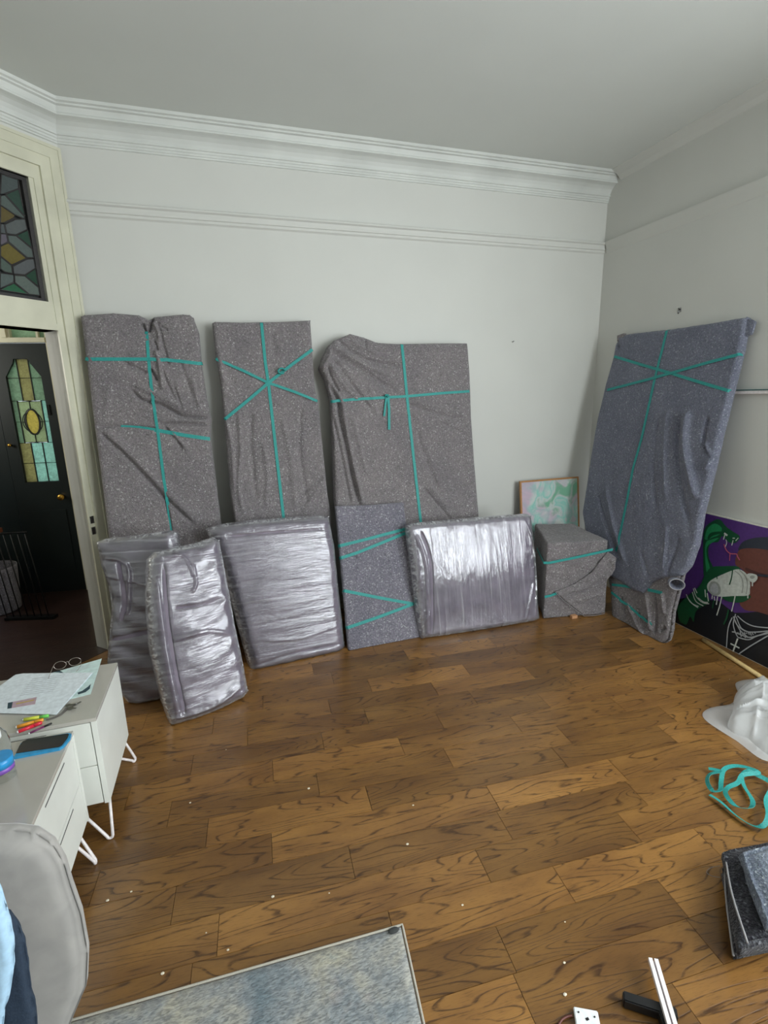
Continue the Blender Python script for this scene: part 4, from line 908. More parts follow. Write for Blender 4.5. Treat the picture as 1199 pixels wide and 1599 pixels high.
paint('deep_green', [(590, 892), (700, 880), (830, 880), (835, 905), (765, 940), (660, 935)])
paint('white', [(466, 800), (500, 750), (600, 700), (700, 660), (760, 660), (815, 705), (838, 770), (836, 830), (822, 880), (700, 885), (570, 890), (490, 855)])
paint('grey', [(480, 820), (500, 765), (550, 765), (582, 810), (580, 865), (540, 885), (498, 865)])
paint('silver', [(494, 822), (515, 780), (548, 785), (565, 820), (560, 855), (530, 868), (503, 850)])
stroke('grey', [(705, 668), (755, 710), (778, 780), (768, 860)], .006); stroke('grey', [(745, 660), (800, 720), (815, 790), (805, 870)], .006)
for p_ in ([(450, 830), (455, 895)], [(470, 860), (480, 930)], [(530, 890), (535, 925)], [(560, 890), (548, 960)], [(596, 890), (575, 980), (552, 1052)], [(712, 880), (695, 960), (680, 1018)], [(822, 860), (820, 905)], [(515, 880), (512, 910)]): stroke('white', p_, .007)
stroke('deep_green', [(690, 660), (680, 730), (662, 788)], .007); stroke('deep_green', [(555, 690), (556, 740)], .006); stroke('deep_green', [(655, 1000), (640, 1070), (612, 1130)], .010); stroke('deep_green', [(530, 920), (516, 990)], .008)
for p_ in ([(352, 820), (378, 890), (430, 940), (488, 952)], [(364, 815), (385, 860)], [(292, 870), (325, 935), (392, 985)], [(300, 895), (345, 950), (398, 975)], [(395, 900), (440, 935), (480, 940)], [(345, 850), (375, 930), (440, 970)]): stroke('white', p_, .006)
paint('white', [(815, 700), (850, 690), (900, 705), (905, 740), (870, 770), (830, 745)]); paint('grey', [(845, 712), (870, 708), (885, 722), (865, 738), (845, 730)]); stroke('white', [(865, 760), (862, 800)], .008); stroke('white', [(915, 705), (925, 706)], .008)
stroke('hair', [(905, 705), (960, 710), (1100, 716)], .012)
for p_ in ([(690, 1070), (655, 1160), (640, 1330)], [(735, 1055), (800, 1110), (880, 1145), (1000, 1158)], [(700, 1060), (730, 1130), (800, 1185), (880, 1195), (1000, 1185)], [(720, 1040), (700, 1120), (715, 1190), (740, 1240)], [(740, 1240), (830, 1260), (900, 1230), (1000, 1205)],
           [(745, 1385), (840, 1320), (1000, 1225)], [(700, 1190), (760, 1215), (850, 1240), (1000, 1195)], [(710, 1080), (760, 1180), (830, 1240)], [(725, 1060), (770, 1160), (850, 1200)], [(760, 1185), (770, 1235)], [(800, 1200), (805, 1245)], [(690, 1192), (720, 1196)]): stroke('silver', p_, .0065)
stroke('white', [(740, 1250), (720, 1305), (700, 1362)], .009); stroke('white', [(678, 1293), (755, 1332)], .009)
for i in range(9): stroke('silver', [(740+18*i, 1195+7*math.sin(i*2.1)), (752+18*i, 1215+9*math.sin(i*1.3))], .006)
bmesh.ops.triangulate(pbm, faces=[f for f in pbm.faces if len(f.verts) > 4])
pme = bpy.data.meshes.new('paint_layer')
for f in pbm.faces:
    if f.normal.dot(Vector(PC.n)) < 0: f.normal_flip()
pbm.to_mesh(pme); pbm.free(); link('paint_layer', pme, pm, cv)

# wall bits on the right and back walls
def small(name, lab, cat, P, mat, r=.01):
    return None
h = on_x(1061, 484, XR)
hk = thing('wall_hook', tuple(h), 'small dark metal hook high on the right wall above the leaning felt bundle', 'hook')
tube('hook', [h+np.array([-.0, 0, .0]), h+np.array([-.022, -.012, .006]), h+np.array([-.03, -.016, -.014]), h+np.array([-.022, -.014, -.026])], .0045, steel, hk, 6)
box('hook_plate', (-.004, -.012, -.014), (0, .012, .014), steel, hk, 0, Matrix.Translation(tuple(h)))
h = on_y(800, 534, YB); bm = bmesh.new(); tube_bm(bm, [h+np.array([0, 0, 0]), h+np.array([0, -.016, .003])], .003, 6); tube_bm(bm, [h+np.array([0, -.016, .003]), h+np.array([0, -.018, .003])], .006, 8)
tag(from_bm('nail', bm, steel), 'small nail sticking out of the back wall above the wide felt bundle', 'nail')
p0, p1 = on_x(1130, 611, XR-.02), on_x(1199, 611, XR-.02)
rl = thing('wall_rail', (XR-.02, 1.6, p0[2]), 'thin white rail with a teal top edge fixed across the right wall', 'rail')
zz = (p0[2]+p1[2])/2
box('rail_bar', (XR-.022, .75, zz-.016), (XR, 2.42, zz+.004), white_metal, rl, .003); box('rail_edge', (XR-.024, .75, zz+.0042), (XR, 2.42, zz+.010), plain('teal_edge', (52, 96, 98), .5), rl)

# ------------------------------------------------------------------ stick, bag, loose strap, folded blankets, profile on the floor
a, b = on_z(1098, 999, .012), on_z(1199, 1064, .012); d = (b-a)/np.linalg.norm(b-a)
tag(tube('wooden_dowel', [a, a+d*.49], .0125, wood_light, seg=16), 'round pale wooden dowel lying on the floor beside the painted canvas', 'dowel')
# plastic bag: a crumpled sheet of translucent film
M = Mat('translucent_bag_plastic'); M.set(Base__Color=(.86, .87, .88, 1), Roughness=.28, Specular__IOR__Level=.8)
c = coords(M); nz = M.n('ShaderNodeTexNoise', Scale=14.0, Detail=4.0, Distortion=1.0); M.l(c, nz.inputs[0]); M.bump(nz.outputs[0], .5, .01)
tr = M.n('ShaderNodeBsdfTransparent'); tl = M.n('ShaderNodeBsdfTranslucent'); tl.inputs[0].default_value = (.85, .86, .87, 1)
m1 = M.n('ShaderNodeMixShader'); m1.inputs[0].default_value = .35; M.l(M.b.outputs[0], m1.inputs[1]); M.l(tl.outputs[0], m1.inputs[2])
m2 = M.n('ShaderNodeMixShader'); m2.inputs[0].default_value = .30; M.l(m1.outputs[0], m2.inputs[1]); M.l(tr.outputs[0], m2.inputs[2]); M.l(m2.outputs[0], M.out.inputs[0]); bag_m = M.m
def sheet(name, outline, hfun, mat, parent=None, n=60, th=.001, z0=.003):
    """closed crumpled sheet over a floor outline (world xy)"""
    P = np.array(outline); cx, cy = P.mean(0)
    P = np.array(smooth_poly([tuple(p) for p in P], 6, True)); m = len(P)
    if n > 80: P = resample(np.vstack([P, P[:1]]), 181)[:-1]; m = len(P)
    bm = bmesh.new(); rings = []
    for i in range(n//2+1):
        t = i/(n//2)
        X = cx+(P[:, 0]-cx)*t; Y = cy+(P[:, 1]-cy)*t
        if i == 0: rings.append([bm.verts.new((cx, cy, z0+float(hfun(np.array([cx]), np.array([cy]), np.array([0.0]))[0])))]*m); continue
        Z = z0+hfun(X, Y, np.full(m, t)); rings.append([bm.verts.new((float(x), float(y), max(float(z), z0))) for x, y, z in zip(X, Y, Z)])
    for A_, B_ in zip(rings, rings[1:]):
        for k in range(m):
            k2 = (k+1) % m
            if A_[k] is A_[k2]: bm.faces.new((A_[k], B_[k], B_[k2]))
            else: bm.faces.new((A_[k], B_[k], B_[k2], A_[k2]))
    return from_bm(name, bm, mat, parent, True)
bgt = thing('plastic_bag', (2.4, 1.5, 0), 'crumpled translucent white plastic bag on the floor below the painted canvas', 'bag')
lo = [on_z(x, y)[:2] for x, y in ((1100, 1124), (1104, 1108), (1140, 1100), (1152, 1085), (1150, 1066), (1190, 1062), (1240, 1080), (1260, 1180), (1199, 1190), (1150, 1158))]
sheet('bag_underside', lo, lambda X, Y, t: .012*(1-t**6)+.018*np.abs(fbm(X*14, Y*14, 151))*(1-t**4), bag_m, bgt)
up = [on_z(x, y, .03)[:2] for x, y in ((1137, 1132), (1143, 1108), (1154, 1072), (1199, 1069), (1250, 1080), (1262, 1150), (1215, 1178), (1170, 1152))]
def bag_h(X, Y, t):
    a_, b_ = X*.8-Y*.6, X*.6+Y*.8; wx = .06*vnoise(X*8, Y*8, 160)
    r1 = (1-np.abs(2*vnoise((a_+wx)*3.2, (b_+wx)*11, 161)))**3; r2 = (1-np.abs(2*vnoise((a_-wx)*9, (b_+wx)*20, 163)))**3; r3 = (1-np.abs(2*vnoise((b_+wx)*7, (a_+wx)*15, 167)))**3
    return .016*(1-t**8)+(.060*(1-t**1.8)+.070*r1*(1-t**4))+(.034*r2+.022*r3)*(1-t**7)
sheet('bag_body', up, bag_h, bag_m, bgt, n=110, z0=.006)
# loose teal strap on the floor
sp = [(1108, 1241, .004), (1125, 1252, .006), (1150, 1274, .004), (1175, 1289, .006), (1192, 1289, .014), (1199, 1272, .02), (1196, 1250, .01), (1205, 1225, .008), (1182, 1210, .014), (1168, 1204, .02), (1158, 1212, .012), (1162, 1228, .004), (1175, 1250, .012), (1170, 1262, .02), (1148, 1258, .012), (1133, 1240, .006), (1136, 1230, .012), (1152, 1222, .016),
      (1160, 1210, .022), (1185, 1206, .02), (1165, 1198, .014), (1145, 1196, .012), (1130, 1202, .012), (1126, 1220, .004), (1124, 1234, .010), (1112, 1234, .012), (1104, 1220, .008), (1108, 1209, .010), (1124, 1204, .016), (1106, 1200, .01)]
P = smooth_poly([on_z(x, y, z+.009) for x, y, z in sp], 6)
nm = [np.array([.55*math.sin(i*.11), .55*math.cos(i*.083), .75+.25*math.cos(i*.05)]) for i in range(len(P))]
P = [np.array([p[0], p[1], max(p[2], .010)]) for p in P]
tag(ribbon('loose_strap', P, nm, .017, teal_m, None, .0014), 'tangled loose teal webbing strap lying on the floor below the plastic bag', 'strap')
# folded dark blankets
pile = thing('folded_blankets', (1.6, .85, 0), 'pile of folded dark grey felt blankets on the floor at the right edge', 'blankets')
def pad(name, corners, z0, z1, seed, mat, amp=.012):
    C4 = [np.array(p, float) for p in corners]; N_, K = 36, 8; bm = bmesh.new(); cache = {}
    def V(i, j, k):
        key = (i, j, k)
        if key not in cache:
            u, v, w_ = i/N_, j/N_, k/K; p = bilin(C4, u, v); cc = bilin(C4, .5, .5)
            bul = math.sin(math.pi*w_); side = i in (0, N_) or j in (0, N_)
            q = cc+(p-cc)*(1+(.03*bul if side else 0))
            z = z0+(z1-z0)*w_; n_ = float(fbm(np.array([q[0]*8+w_]), np.array([q[1]*8+w_*2]), seed, 3)[0])
            e = min(u, 1-u, v, 1-v)
            if k == K: z += amp*2*n_-.012*math.exp(-(e/.05)**2)
            if side: q = q+(p-cc)*.06*n_
            cache[key] = bm.verts.new((q[0], q[1], max(z, .002)))
        return cache[key]
    for i in range(N_):
        for j in range(N_):
            bm.faces.new((V(i, j, K), V(i+1, j, K), V(i+1, j+1, K), V(i, j+1, K))); bm.faces.new((V(i, j, 0), V(i+1, j, 0), V(i+1, j+1, 0), V(i, j+1, 0)))
        for k in range(K):
            bm.faces.new((V(i, 0, k), V(i+1, 0, k), V(i+1, 0, k+1), V(i, 0, k+1))); bm.faces.new((V(i, N_, k), V(i+1, N_, k), V(i+1, N_, k+1), V(i, N_, k+1)))
            bm.faces.new((V(0, i, k), V(0, i+1, k), V(0, i+1, k+1), V(0, i, k+1))); bm.faces.new((V(N_, i, k), V(N_, i+1, k), V(N_, i+1, k+1), V(N_, i, k+1)))
    return from_bm(name, bm, mat, pile, True)
def zc(x, y, z): return on_z(x, y, z)[:2]
n0, f0 = zc(1148, 1497, 0), zc(1128, 1372, 0)
dirx = np.array([.98, .10]); 
pad('folded_blanket', [n0, n0+np.array([.62, -.12]), f0+np.array([.62, -.06]), f0], .0, .05, 5, felt_dark)
n1, f1 = zc(1145, 1488, .05), zc(1130, 1352, .05)
pad('folded_blanket', [n1+np.array([.01, -.01]), n1+np.array([.6, -.1]), f1+np.array([.6, -.05]), f1+np.array([.005, .01])], .048, .10, 15, felt_dark)
n2, f2 = zc(1200, 1445, .12), zc(1158, 1338, .12)
pad('folded_blanket', [n2, n2+np.array([.5, -.05]), f2+np.array([.55, -.05]), f2], .098, .145, 25, blanket_mat('pale_blue_grey_felt', (52, 58, 68), (104, 114, 126), (170, 180, 190)), .018)
for z_, (x0, y0), (x1, y1) in ((.052, (1136, 1330), (1150, 1490)), (.10, (1138, 1345), (1172, 1470))):
    pts = smooth_poly([on_z(x0, y0, z_), on_z((x0*.6+x1*.4)-4, (y0*.6+y1*.4), z_), on_z(x1, y1, z_)], 5); tube('hem', [p+np.array([-.012, 0, .0]) for p in pts], .003, hem_m, pile, 5)
tube('loose_thread', smooth_poly([on_z(x, y, z) for x, y, z in ((1124, 1352, .03), (1110, 1355, .006), (1103, 1362, .002), (1112, 1368, .004), (1124, 1370, .02))], 5), .0008, hem_m, pile, 4)
# black bar and white track profile
bb = thing('black_bar', (.95, .75, 0), 'black angular plastic bar lying on the floor under the white aluminium profile', 'bar')
A0, A1, A2 = on_z(972, 1545, .03), on_z(1056, 1572, .03), on_z(1066, 1625, .03)
def along_box(name, p, q, wdt, z0, z1, mat, parent, bev=.003):
    p, q = np.array(p[:2]), np.array(q[:2]); d = (q-p)/np.linalg.norm(q-p); n_ = np.array([d[1], -d[0]])*wdt
    bm = bmesh.new(); prism_bm(bm, [(*p, z0), (*q, z0), (*(q+n_), z0), (*(p+n_), z0)], np.array([0, 0, z1-z0])); bmesh.ops.bevel(bm, geom=list(bm.edges), offset=bev, segments=2, affect='EDGES'); return from_bm(name, bm, mat, parent)
along_box('bar', A0, A1, .026, .001, .03, dark_plastic, bb); along_box('end_arm', A1+np.array([-.02, .006, 0]), A2+np.array([-.0, 0, 0]), .03, .001, .029, dark_plastic, bb)
pf = thing('metal_profile', (1.0, .72, 0), 'white twin-rail aluminium profile resting across the black bar', 'profile')
q0, q1 = on_z(1020, 1497, .042), on_z(1062, 1640, .042); d = (q1-q0); d /= np.linalg.norm(d); sn_ = np.array([-d[1], d[0], 0])
if sn_[0] < 0: sn_ = -sn_
def rail_bar(name, o0, o1, z0, z1, mat):
    prism(name, [q0+sn_*o0+np.array([0, 0, z0]), q1+sn_*o0+np.array([0, 0, z0]), q1+sn_*o1+np.array([0, 0, z0]), q0+sn_*o1+np.array([0, 0, z0])], (0, 0, z1-z0), mat, pf)
rail_bar('rail', -.013, -.003, -.010, .002, white_metal); rail_bar('rail', .002, .012, -.010, .002, white_metal); rail_bar('web', -.013, .012, -.0115, -.0102, plain('profile_web', (150, 130, 140), .4))
# white plate and cable
wp = thing('white_plate', (.76, .78, 0), 'small white plate with three marks on the floor at the bottom edge', 'plate')
c0, c1 = on_z(895, 1571, .012), on_z(933, 1578, .012); d = c1-c0; L_ = np.linalg.norm(d); d /= L_; e = np.array([d[1], -d[0], 0])
bm = bmesh.new(); prism_bm(bm, [c0-[0, 0, .011], c1-[0, 0, .011], c1+e*.085-[0, 0, .011], c0+e*.085-[0, 0, .011]], np.array([0, 0, .011])); bmesh.ops.bevel(bm, geom=list(bm.edges), offset=.002, segments=2, affect='EDGES'); from_bm('plate', bm, white_plastic, wp)
for fx, fy, s_ in ((.18, .012, .0022), (.82, .016, .0022), (.5, .024, .004)):
    p = c0+d*L_*fx+e*fy; box('screw_mark', (-s_, -s_*.7, 0), (s_, s_*.7, .0012), dark_plastic, wp, 0, Matrix.Translation((p[0], p[1], .012)))
tag(tube('brown_cable', smooth_poly([on_z(x, y, .004) for x, y in ((893, 1586), (884, 1588), (876, 1594), (872, 1606), (890, 1615))], 6), .003, plain('brown_rubber', (96, 48, 40), .5), seg=8), 'short brown cable on the floor beside the small white plate', 'cable')
# lint specks on the boards
crumb = plain('plaster_crumb', (225, 215, 195), .8)
for i, (x, y) in enumerate(((1139, 1061), (645, 1258), (482, 1232), (353, 1171), (297, 1254), (426, 1401), (322, 1457), (356, 1484), (254, 1521), (277, 1571), (722, 1414), (636, 1319), (882, 1440), (881, 1504), (882, 1554), (514, 1395), (205, 1393), (168, 1407))):
    p = on_z(x, y); s_ = .0022+.0012*(i % 3); bm = bmesh.new(); bmesh.ops.create_icosphere(bm, subdivisions=1, radius=s_)
    for v in bm.verts: v.co = Vector((p[0]+v.co.x*1.3, p[1]+v.co.y, s_*.62+v.co.z*.6))
    tag(from_bm('plaster_crumb', bm, crumb), 'tiny pale crumb of plaster on the oak boards', 'crumb', 'plaster crumbs scattered over the floor')

# ------------------------------------------------------------------ rug
def rug_mat():
    M = Mat('faded_blue_grey_rug'); c = coords(M)
    n1 = M.n('ShaderNodeTexNoise', Scale=5.0, Detail=6.0, Roughness=.6, Distortion=.4); M.l(c, n1.inputs[0])
    c2 = coords(M, 'Object', (44, 120, 44), (0, 0, .9)); n2 = M.n('ShaderNodeTexNoise', Scale=1.6, Detail=3.0); M.l(c2, n2.inputs[0])
    n3 = M.n('ShaderNodeTexNoise', Scale=3.1, Detail=4.0); mp = M.n('ShaderNodeMapping'); mp.inputs[1].default_value = (4, 2, 0); M.l(c, mp.inputs[0]); M.l(mp.outputs[0], n3.inputs[0])
    a_ = M.ramp(n1.outputs[0], [(.28, lin((112, 126, 134))), (.42, lin((142, 148, 152))), (.52, lin((160, 160, 156))), (.62, lin((172, 168, 154))), (.74, lin((132, 146, 150)))])
    mx = M.n('ShaderNodeMix', _data_type='RGBA'); M.l(M.ramp(n3.outputs[0], [(.60, (0, 0, 0, 1)), (.70, (.6, .6, .6, 1))]), mx.inputs[0]); M.l(a_, mx.inputs[6]); mx.inputs[7].default_value = lin((196, 158, 140))
    m2 = M.n('ShaderNodeMix', _data_type='RGBA', _blend_type='MULTIPLY'); m2.inputs[0].default_value = .8; M.l(mx.outputs[2], m2.inputs[6]); M.l(M.ramp(n2.outputs[0], [(.34, (.5, .51, .53, 1)), (.62, (1.15, 1.14, 1.12, 1))]), m2.inputs[7])
    M.l(m2.outputs[2], M.b.inputs['Base Color']); M.set(Roughness=.95, Sheen__Weight=.3, Specular__IOR__Level=.1); M.bump(n2.outputs[0], .8, .006); return M.m
rg = thing('rug', (-.1, .6, 0), 'faded blue and beige short-pile rug with pale bound edge at the bottom of the photo', 'rug')
r0 = on_z(628, 1443, .008)[:2]; rl_ = on_z(112, 1592, .008)[:2]; rr_ = on_z(662, 1599, .008)[:2]
ul_ = (rl_-r0)/np.linalg.norm(rl_-r0); vd = (rr_-r0)/np.linalg.norm(rr_-r0)
bm = bmesh.new(); q = [r0+ul_*.005+vd*.005, r0+ul_*1.6+vd*.005, r0+ul_*1.6+vd*1.1, r0+ul_*.005+vd*1.1]; NR = 60; vv = {}
for i in range(NR+1):
    for j in range(NR+1):
        p = r0+ul_*(.006+1.6*i/NR)+vd*(.006+1.1*j/NR); vv[i, j] = bm.verts.new((p[0], p[1], .0065+.0015*float(vnoise(np.array([p[0]*60]), np.array([p[1]*60]), 3)[0])))
for i in range(NR):
    for j in range(NR): bm.faces.new((vv[i, j], vv[i+1, j], vv[i+1, j+1], vv[i, j+1]))
top = list(bm.faces); r_ = bmesh.ops.extrude_face_region(bm, geom=top)
for v in [g for g in r_['geom'] if isinstance(g, bmesh.types.BMVert)]: v.co.z = .001
from_bm('rug_pile', bm, rug_mat(), rg, True)
tube('rug_binding', [(*(r0+ul_*1.6), .0055), (*(r0+ul_*.8), .0055), (*(r0+ul_*.01), .0055), (*r0, .0058), (*(r0+vd*.01), .0055), (*(r0+vd*.5), .0055), (*(r0+vd*1.1), .0055)], .0036, plain('rug_binding_thread', (184, 178, 166), .9, bumpy=.4, bscale=300), rg, 8)
p = r0+ul_*.03+vd*.012
bm = bmesh.new(); bmesh.ops.create_icosphere(bm, subdivisions=2, radius=.014)
for v in bm.verts: v.co = Vector((p[0]+v.co.x*1.3, p[1]+v.co.y*.7, .010+v.co.z*.25))
from_bm('corner_stain', bm, plain('dark_fluff', (60, 62, 62), .95), rg, True)

# ------------------------------------------------------------------ white drawer cabinets
def hairpin(top_pt, foot, spread, parent):
    """bent rod: two rods from the underside meeting in a rounded foot"""
    T_, Ft = np.array(top_pt, float), np.array(foot, float); s = np.array(spread, float)
    pts = [T_-s, T_*.35+Ft*.65-s*.42+np.array([0, 0, 0]), Ft-s*.20+np.array([0, 0, .012]), Ft+np.array([0, 0, .0055]), Ft+s*.20+np.array([0, 0, .012]), T_*.35+Ft*.65+s*.42, T_+s]
    # straight rods, rounded only at the foot
    a, b = Ft-s*.16+np.array([0, 0, .016]), Ft+s*.16+np.array([0, 0, .016])
    path = [T_-s, (T_-s)*.5+a*.5, a]+[Ft+s*.16*math.sin(t)+np.array([0, 0, .0055+.0105*(1-math.cos(t))]) for t in (-.9, -.5, 0, .5, .9)]+[b, (T_+s)*.5+b*.5, T_+s]
    tube('hairpin_leg', path, .0055, white_metal, parent, 10)
ZT, ZB = .495, .135
# far cabinet
A = thing('drawer_cabinet', (-.78, 2.04, 0), 'white drawer cabinet further from the camera, papers on top, on white hairpin legs', 'cabinet')
ax0_, ax1_, ay0, ay1 = -1.06, -.532, 1.83, 2.235
bm = bmesh.new(); bm_box(bm, (ax0_, ay0+.018, ZB), (ax1_, ay1, ZT-.014), .002); from_bm('body', bm, white_lac, A)
box('side_panel', (ax1_-.018, ay0, ZB), (ax1_+.0005, ay0+.0175, ZT-.014), white_lac, A, .001); box('side_panel', (ax0_, ay0, ZB), (ax0_+.018, ay0+.0175, ZT-.014), white_lac, A, .001)
box('cabinet_top', (ax0_, ay0-.001, ZT-.0138), (ax1_+.001, ay1, ZT), grey_top, A, .0015)
for i, (z0, z1) in enumerate(((ZB+.004, .298), (.302, ZT-.018))):
    dr_ = box('drawer', (ax0_+.021, ay0+.002, z0), (ax1_-.021, ay0+.0175, z1), white_lac, A, .0015); box('pull_groove', (ax0_+.16, ay0+.0012, z1-.022), (ax1_-.16, ay0+.0022, z1-.016), dark_void, dr_)
for px_, py_, fx, fy in ((ax1_-.05, ay0+.05, -.543, 1.80), (ax1_-.05, ay1-.05, -.523, 2.16+.06), (ax0_+.05, ay0+.05, ax0_+.01, 1.80), (ax0_+.05, ay1-.05, ax0_, 2.25)):
    hairpin((px_-(.02 if fy < 2 else 0), py_-.02, ZB), (fx, fy, 0), (.062 if fy < 2 else .03, 0 if fy < 2 else .045, 0), A)
# near cabinet
Bc = thing('drawer_cabinet', (-.82, 1.56, 0), 'white drawer cabinet nearer the camera, behind the grey chair, phone and bottle on top', 'cabinet')
bx0, bx1, by0, by1 = -1.08, -.59, 1.345, 1.775
box('body', (bx0, by0, ZB), (bx1-.018, by1, ZT-.014), white_lac, Bc, .002)
box('cabinet_top', (bx0, by0, ZT-.0138), (bx1+.001, by1+.001, ZT-.001), grey_top, Bc, .0015)
box('side_panel', (bx1-.0175, by1-.018, ZB), (bx1, by1, ZT-.014), white_lac, Bc, .001); box('side_panel', (bx1-.0175, by0, ZB), (bx1, by0+.018, ZT-.014), white_lac, Bc, .001)
for z0, z1 in ((ZB+.004, .298), (.302, ZT-.018)):
    dr_ = box('drawer', (bx1-.0175, by0+.021, z0), (bx1-.001, by1-.021, z1), white_lac, Bc, .0015); box('pull_groove', (bx1-.0015, by0+.12, z1-.020), (bx1-.0004, by1-.12, z1-.015), dark_void, dr_)
for px_, py_, fx, fy in ((bx1-.05, by1-.05, -.572, 1.70), (bx1-.05, by0+.05, -.572, 1.38), (bx0+.05, by1-.05, bx0, 1.72), (bx0+.05, by0+.05, bx0, 1.36)):
    hairpin((px_, py_, ZB), (fx, fy, 0), (.006, .020, 0), Bc)
ZS = ZT+.0006
g6 = lambda x, y: (x/7.49, 1000+y/7.49)
def flat(name, pts, z0, th, mat, parent=None):
    return prism(name, [(*on_z(*g6(*p), z0+th)[:2], z0) for p in pts], (0, 0, th), mat, parent)
# papers
pp2 = flat('paper_sheet', [(560, 395), (1190, 212), (1060, 625), (760, 700), (500, 600)], ZS, .0012, paper_g); tag(pp2, 'pale green printed sheet with a dark curved mark under the white papers', 'paper')
flat('printed_mark', [(905, 610), (960, 590), (1030, 540), (1062, 510), (1050, 565), (1000, 605), (915, 632)], ZS+.00125, .0002, print_dark, pp2)
flat('printed_mark', [(600, 372), (700, 352), (770, 395), (850, 388), (760, 402), (690, 375)], ZS+.00125, .0002, print_dark, pp2)
for k in range(5): flat('printed_line', [(800-10*k, 330+14*k), (1050-8*k, 272+14*k), (1050-8*k, 276+14*k), (800-10*k, 334+14*k)], ZS+.00125, .0002, print_grey, pp2)
ps = thing('paper_stack', on_z(60, 1080, ZS), 'stack of white printed sheets, small photo on the top one, on the far cabinet', 'papers')
for k, dxy in enumerate(((18, -10), (9, 2), (0, 0))):
    flat('sheet', [(0-260+dxy[0], 700+dxy[1]), (-40+dxy[0], 560+dxy[1]), (165+dxy[0], 410+dxy[1]), (250+dxy[0], 396+dxy[1]), (1070+dxy[0], 385+dxy[1]), (650+dxy[0], 866+dxy[1]), (100+dxy[0], 850+dxy[1]), (-200+dxy[0], 842+dxy[1])], ZS+.0016+k*.0014, .0012, paper_m, ps)
zt_ = ZS+.0016+3*.0014-.0001
flat('printed_photo', [(92, 730), (430, 662), (410, 745), (85, 800)], zt_, .0002, print_pink, ps); flat('photo_edge', [(92, 730), (150, 718), (135, 792), (85, 800)], zt_+.0002, .0002, print_dark, ps)
for k in range(9): flat('printed_line', [(230+18*k, 640-24*k), (620+18*k, 590-24*k), (620+18*k, 594-24*k), (230+18*k, 645-24*k)], zt_, .0002, print_grey, ps)
flat('printed_line', [(190, 735), (400, 690), (398, 702), (188, 748)], zt_+.0002, .0002, plain('yellow_print', (196, 170, 90), .7), ps)
# glasses
gl = thing('eyeglasses', on_z(100, 1042, ZT), 'thin wire eyeglasses standing on the papers of the far cabinet', 'eyeglasses')
gc = on_z(95, 1045, ZS+.008); gd = np.array([.97, .24, 0]); gu = np.array([-.1, .25, .96]); gu /= np.linalg.norm(gu)
wire = plain('silver_wire', (176, 168, 160), .3, 1)
for cxx in (0, .054):
    tube('rim', [gc+gd*(cxx+.022*math.cos(t))+gu*(.017+.016*math.sin(t)) for t in np.linspace(0, 2*math.pi, 21)[:-1]], .0011, wire, gl, 6, True)
tube('bridge', [gc+gd*.022+gu*.022, gc+gd*.027+gu*.026, gc+gd*.032+gu*.022], .001, wire, gl, 6)
tube('temple', smooth_poly([gc-gd*.022+gu*.022, gc-gd*.03+np.array([0, -.03, .004]), gc-gd*.028+np.array([.0, -.06, .0])], 4), .001, wire, gl, 6)
tube('temple', smooth_poly([gc+gd*.076+gu*.022, gc+gd*.08+np.array([0, -.03, .008]), gc+gd*.07+np.array([0, -.06, .0])], 4), .001, wire, gl, 6)
# pens
def pen(label, p, q, col, capcol=None, r=.0062):
    a, b = on_z(*g6(*p), ZS+r), on_z(*g6(*q), ZS+r); d = b-a; L = np.linalg.norm(d); d /= L
    t = thing('marker_pen', (a+b)/2, label, 'pen'); t.location.z = ZS
    tube('barrel', [a+d*L*.06, a+d*L*.66], r, plain('pen_plastic', col, .3), t, 12); tube('cap', [a+d*L*.66, a+d*L*.98, b], [r*1.05, r*.95, r*.6], plain('pen_cap', capcol or col, .3), t, 12); tube('tip', [a, a+d*L*.06], [r*.4, r*.9], white_plastic, t, 10)
pen('yellow-green highlighter in a row of pens beside the papers', (262, 930), (572, 880), (206, 214, 70), (110, 200, 90))
pen('orange highlighter lying between the green and the red pens', (180, 1018), (510, 925), (226, 150, 40))
pen('red marker pen in front of the orange highlighter', (196, 1075), (492, 958), (214, 40, 62))
pen('thin dark purple pen with a black end, nearest of the pens', (330, 1092), (606, 968), (110, 40, 90), (30, 28, 30), .0035)
# keys
ky = thing('key_bunch', on_z(*g6(860, 760), ZT), 'bunch of metal keys with a grey strap beside the papers', 'keys')
for k, (p, q) in enumerate((((820, 790), (950, 715)), ((800, 760), (900, 740)), ((830, 800), (900, 790)))):
    a, b = on_z(*g6(*p), ZS+.003+.0022*k), on_z(*g6(*q), ZS+.003+.0022*k); d = (b-a)/np.linalg.norm(b-a); n_ = np.array([-d[1], d[0], 0])
    hd = [a+(d*math.cos(t)+n_*math.sin(t))*.009 for t in np.linspace(.5, 2*math.pi-.5, 12)]
    prism('key', [b+n_*.002]+hd+[b-n_*.004, b-d*.004-n_*.002, b-d*.008-n_*.004], (0, 0, .0016), steel, ky)
ribbon('key_strap', smooth_poly([on_z(*g6(*p), ZS+.0022) for p in ((790, 780), (730, 850), (640, 900), (540, 930))], 5), [0, 0, 1], .010, plain('grey_webbing', (110, 106, 102), .8), ky)
# phone
ph = thing('phone', on_z(60, 1165, ZT), 'dark phone in a light blue case on the near cabinet', 'phone')
fl = lambda pts, z0, th, mat, name: prism(name, [(*on_z(*g6(*p), z0+th)[:2], z0) for p in pts], (0, 0, th), mat, ph)
ZP = ZT-.0008
fl([(150, 1370), (205, 1300), (240, 1205), (300, 1165), (800, 1083), (835, 1090), (820, 1140), (740, 1235), (690, 1265)], ZP, .008, phone_case, 'phone_case')
fl([(185, 1320), (225, 1235), (265, 1180), (320, 1158), (790, 1088), (806, 1096), (790, 1140), (725, 1225), (690, 1245)], ZP+.0081, .0012, phone_glass, 'phone_screen')
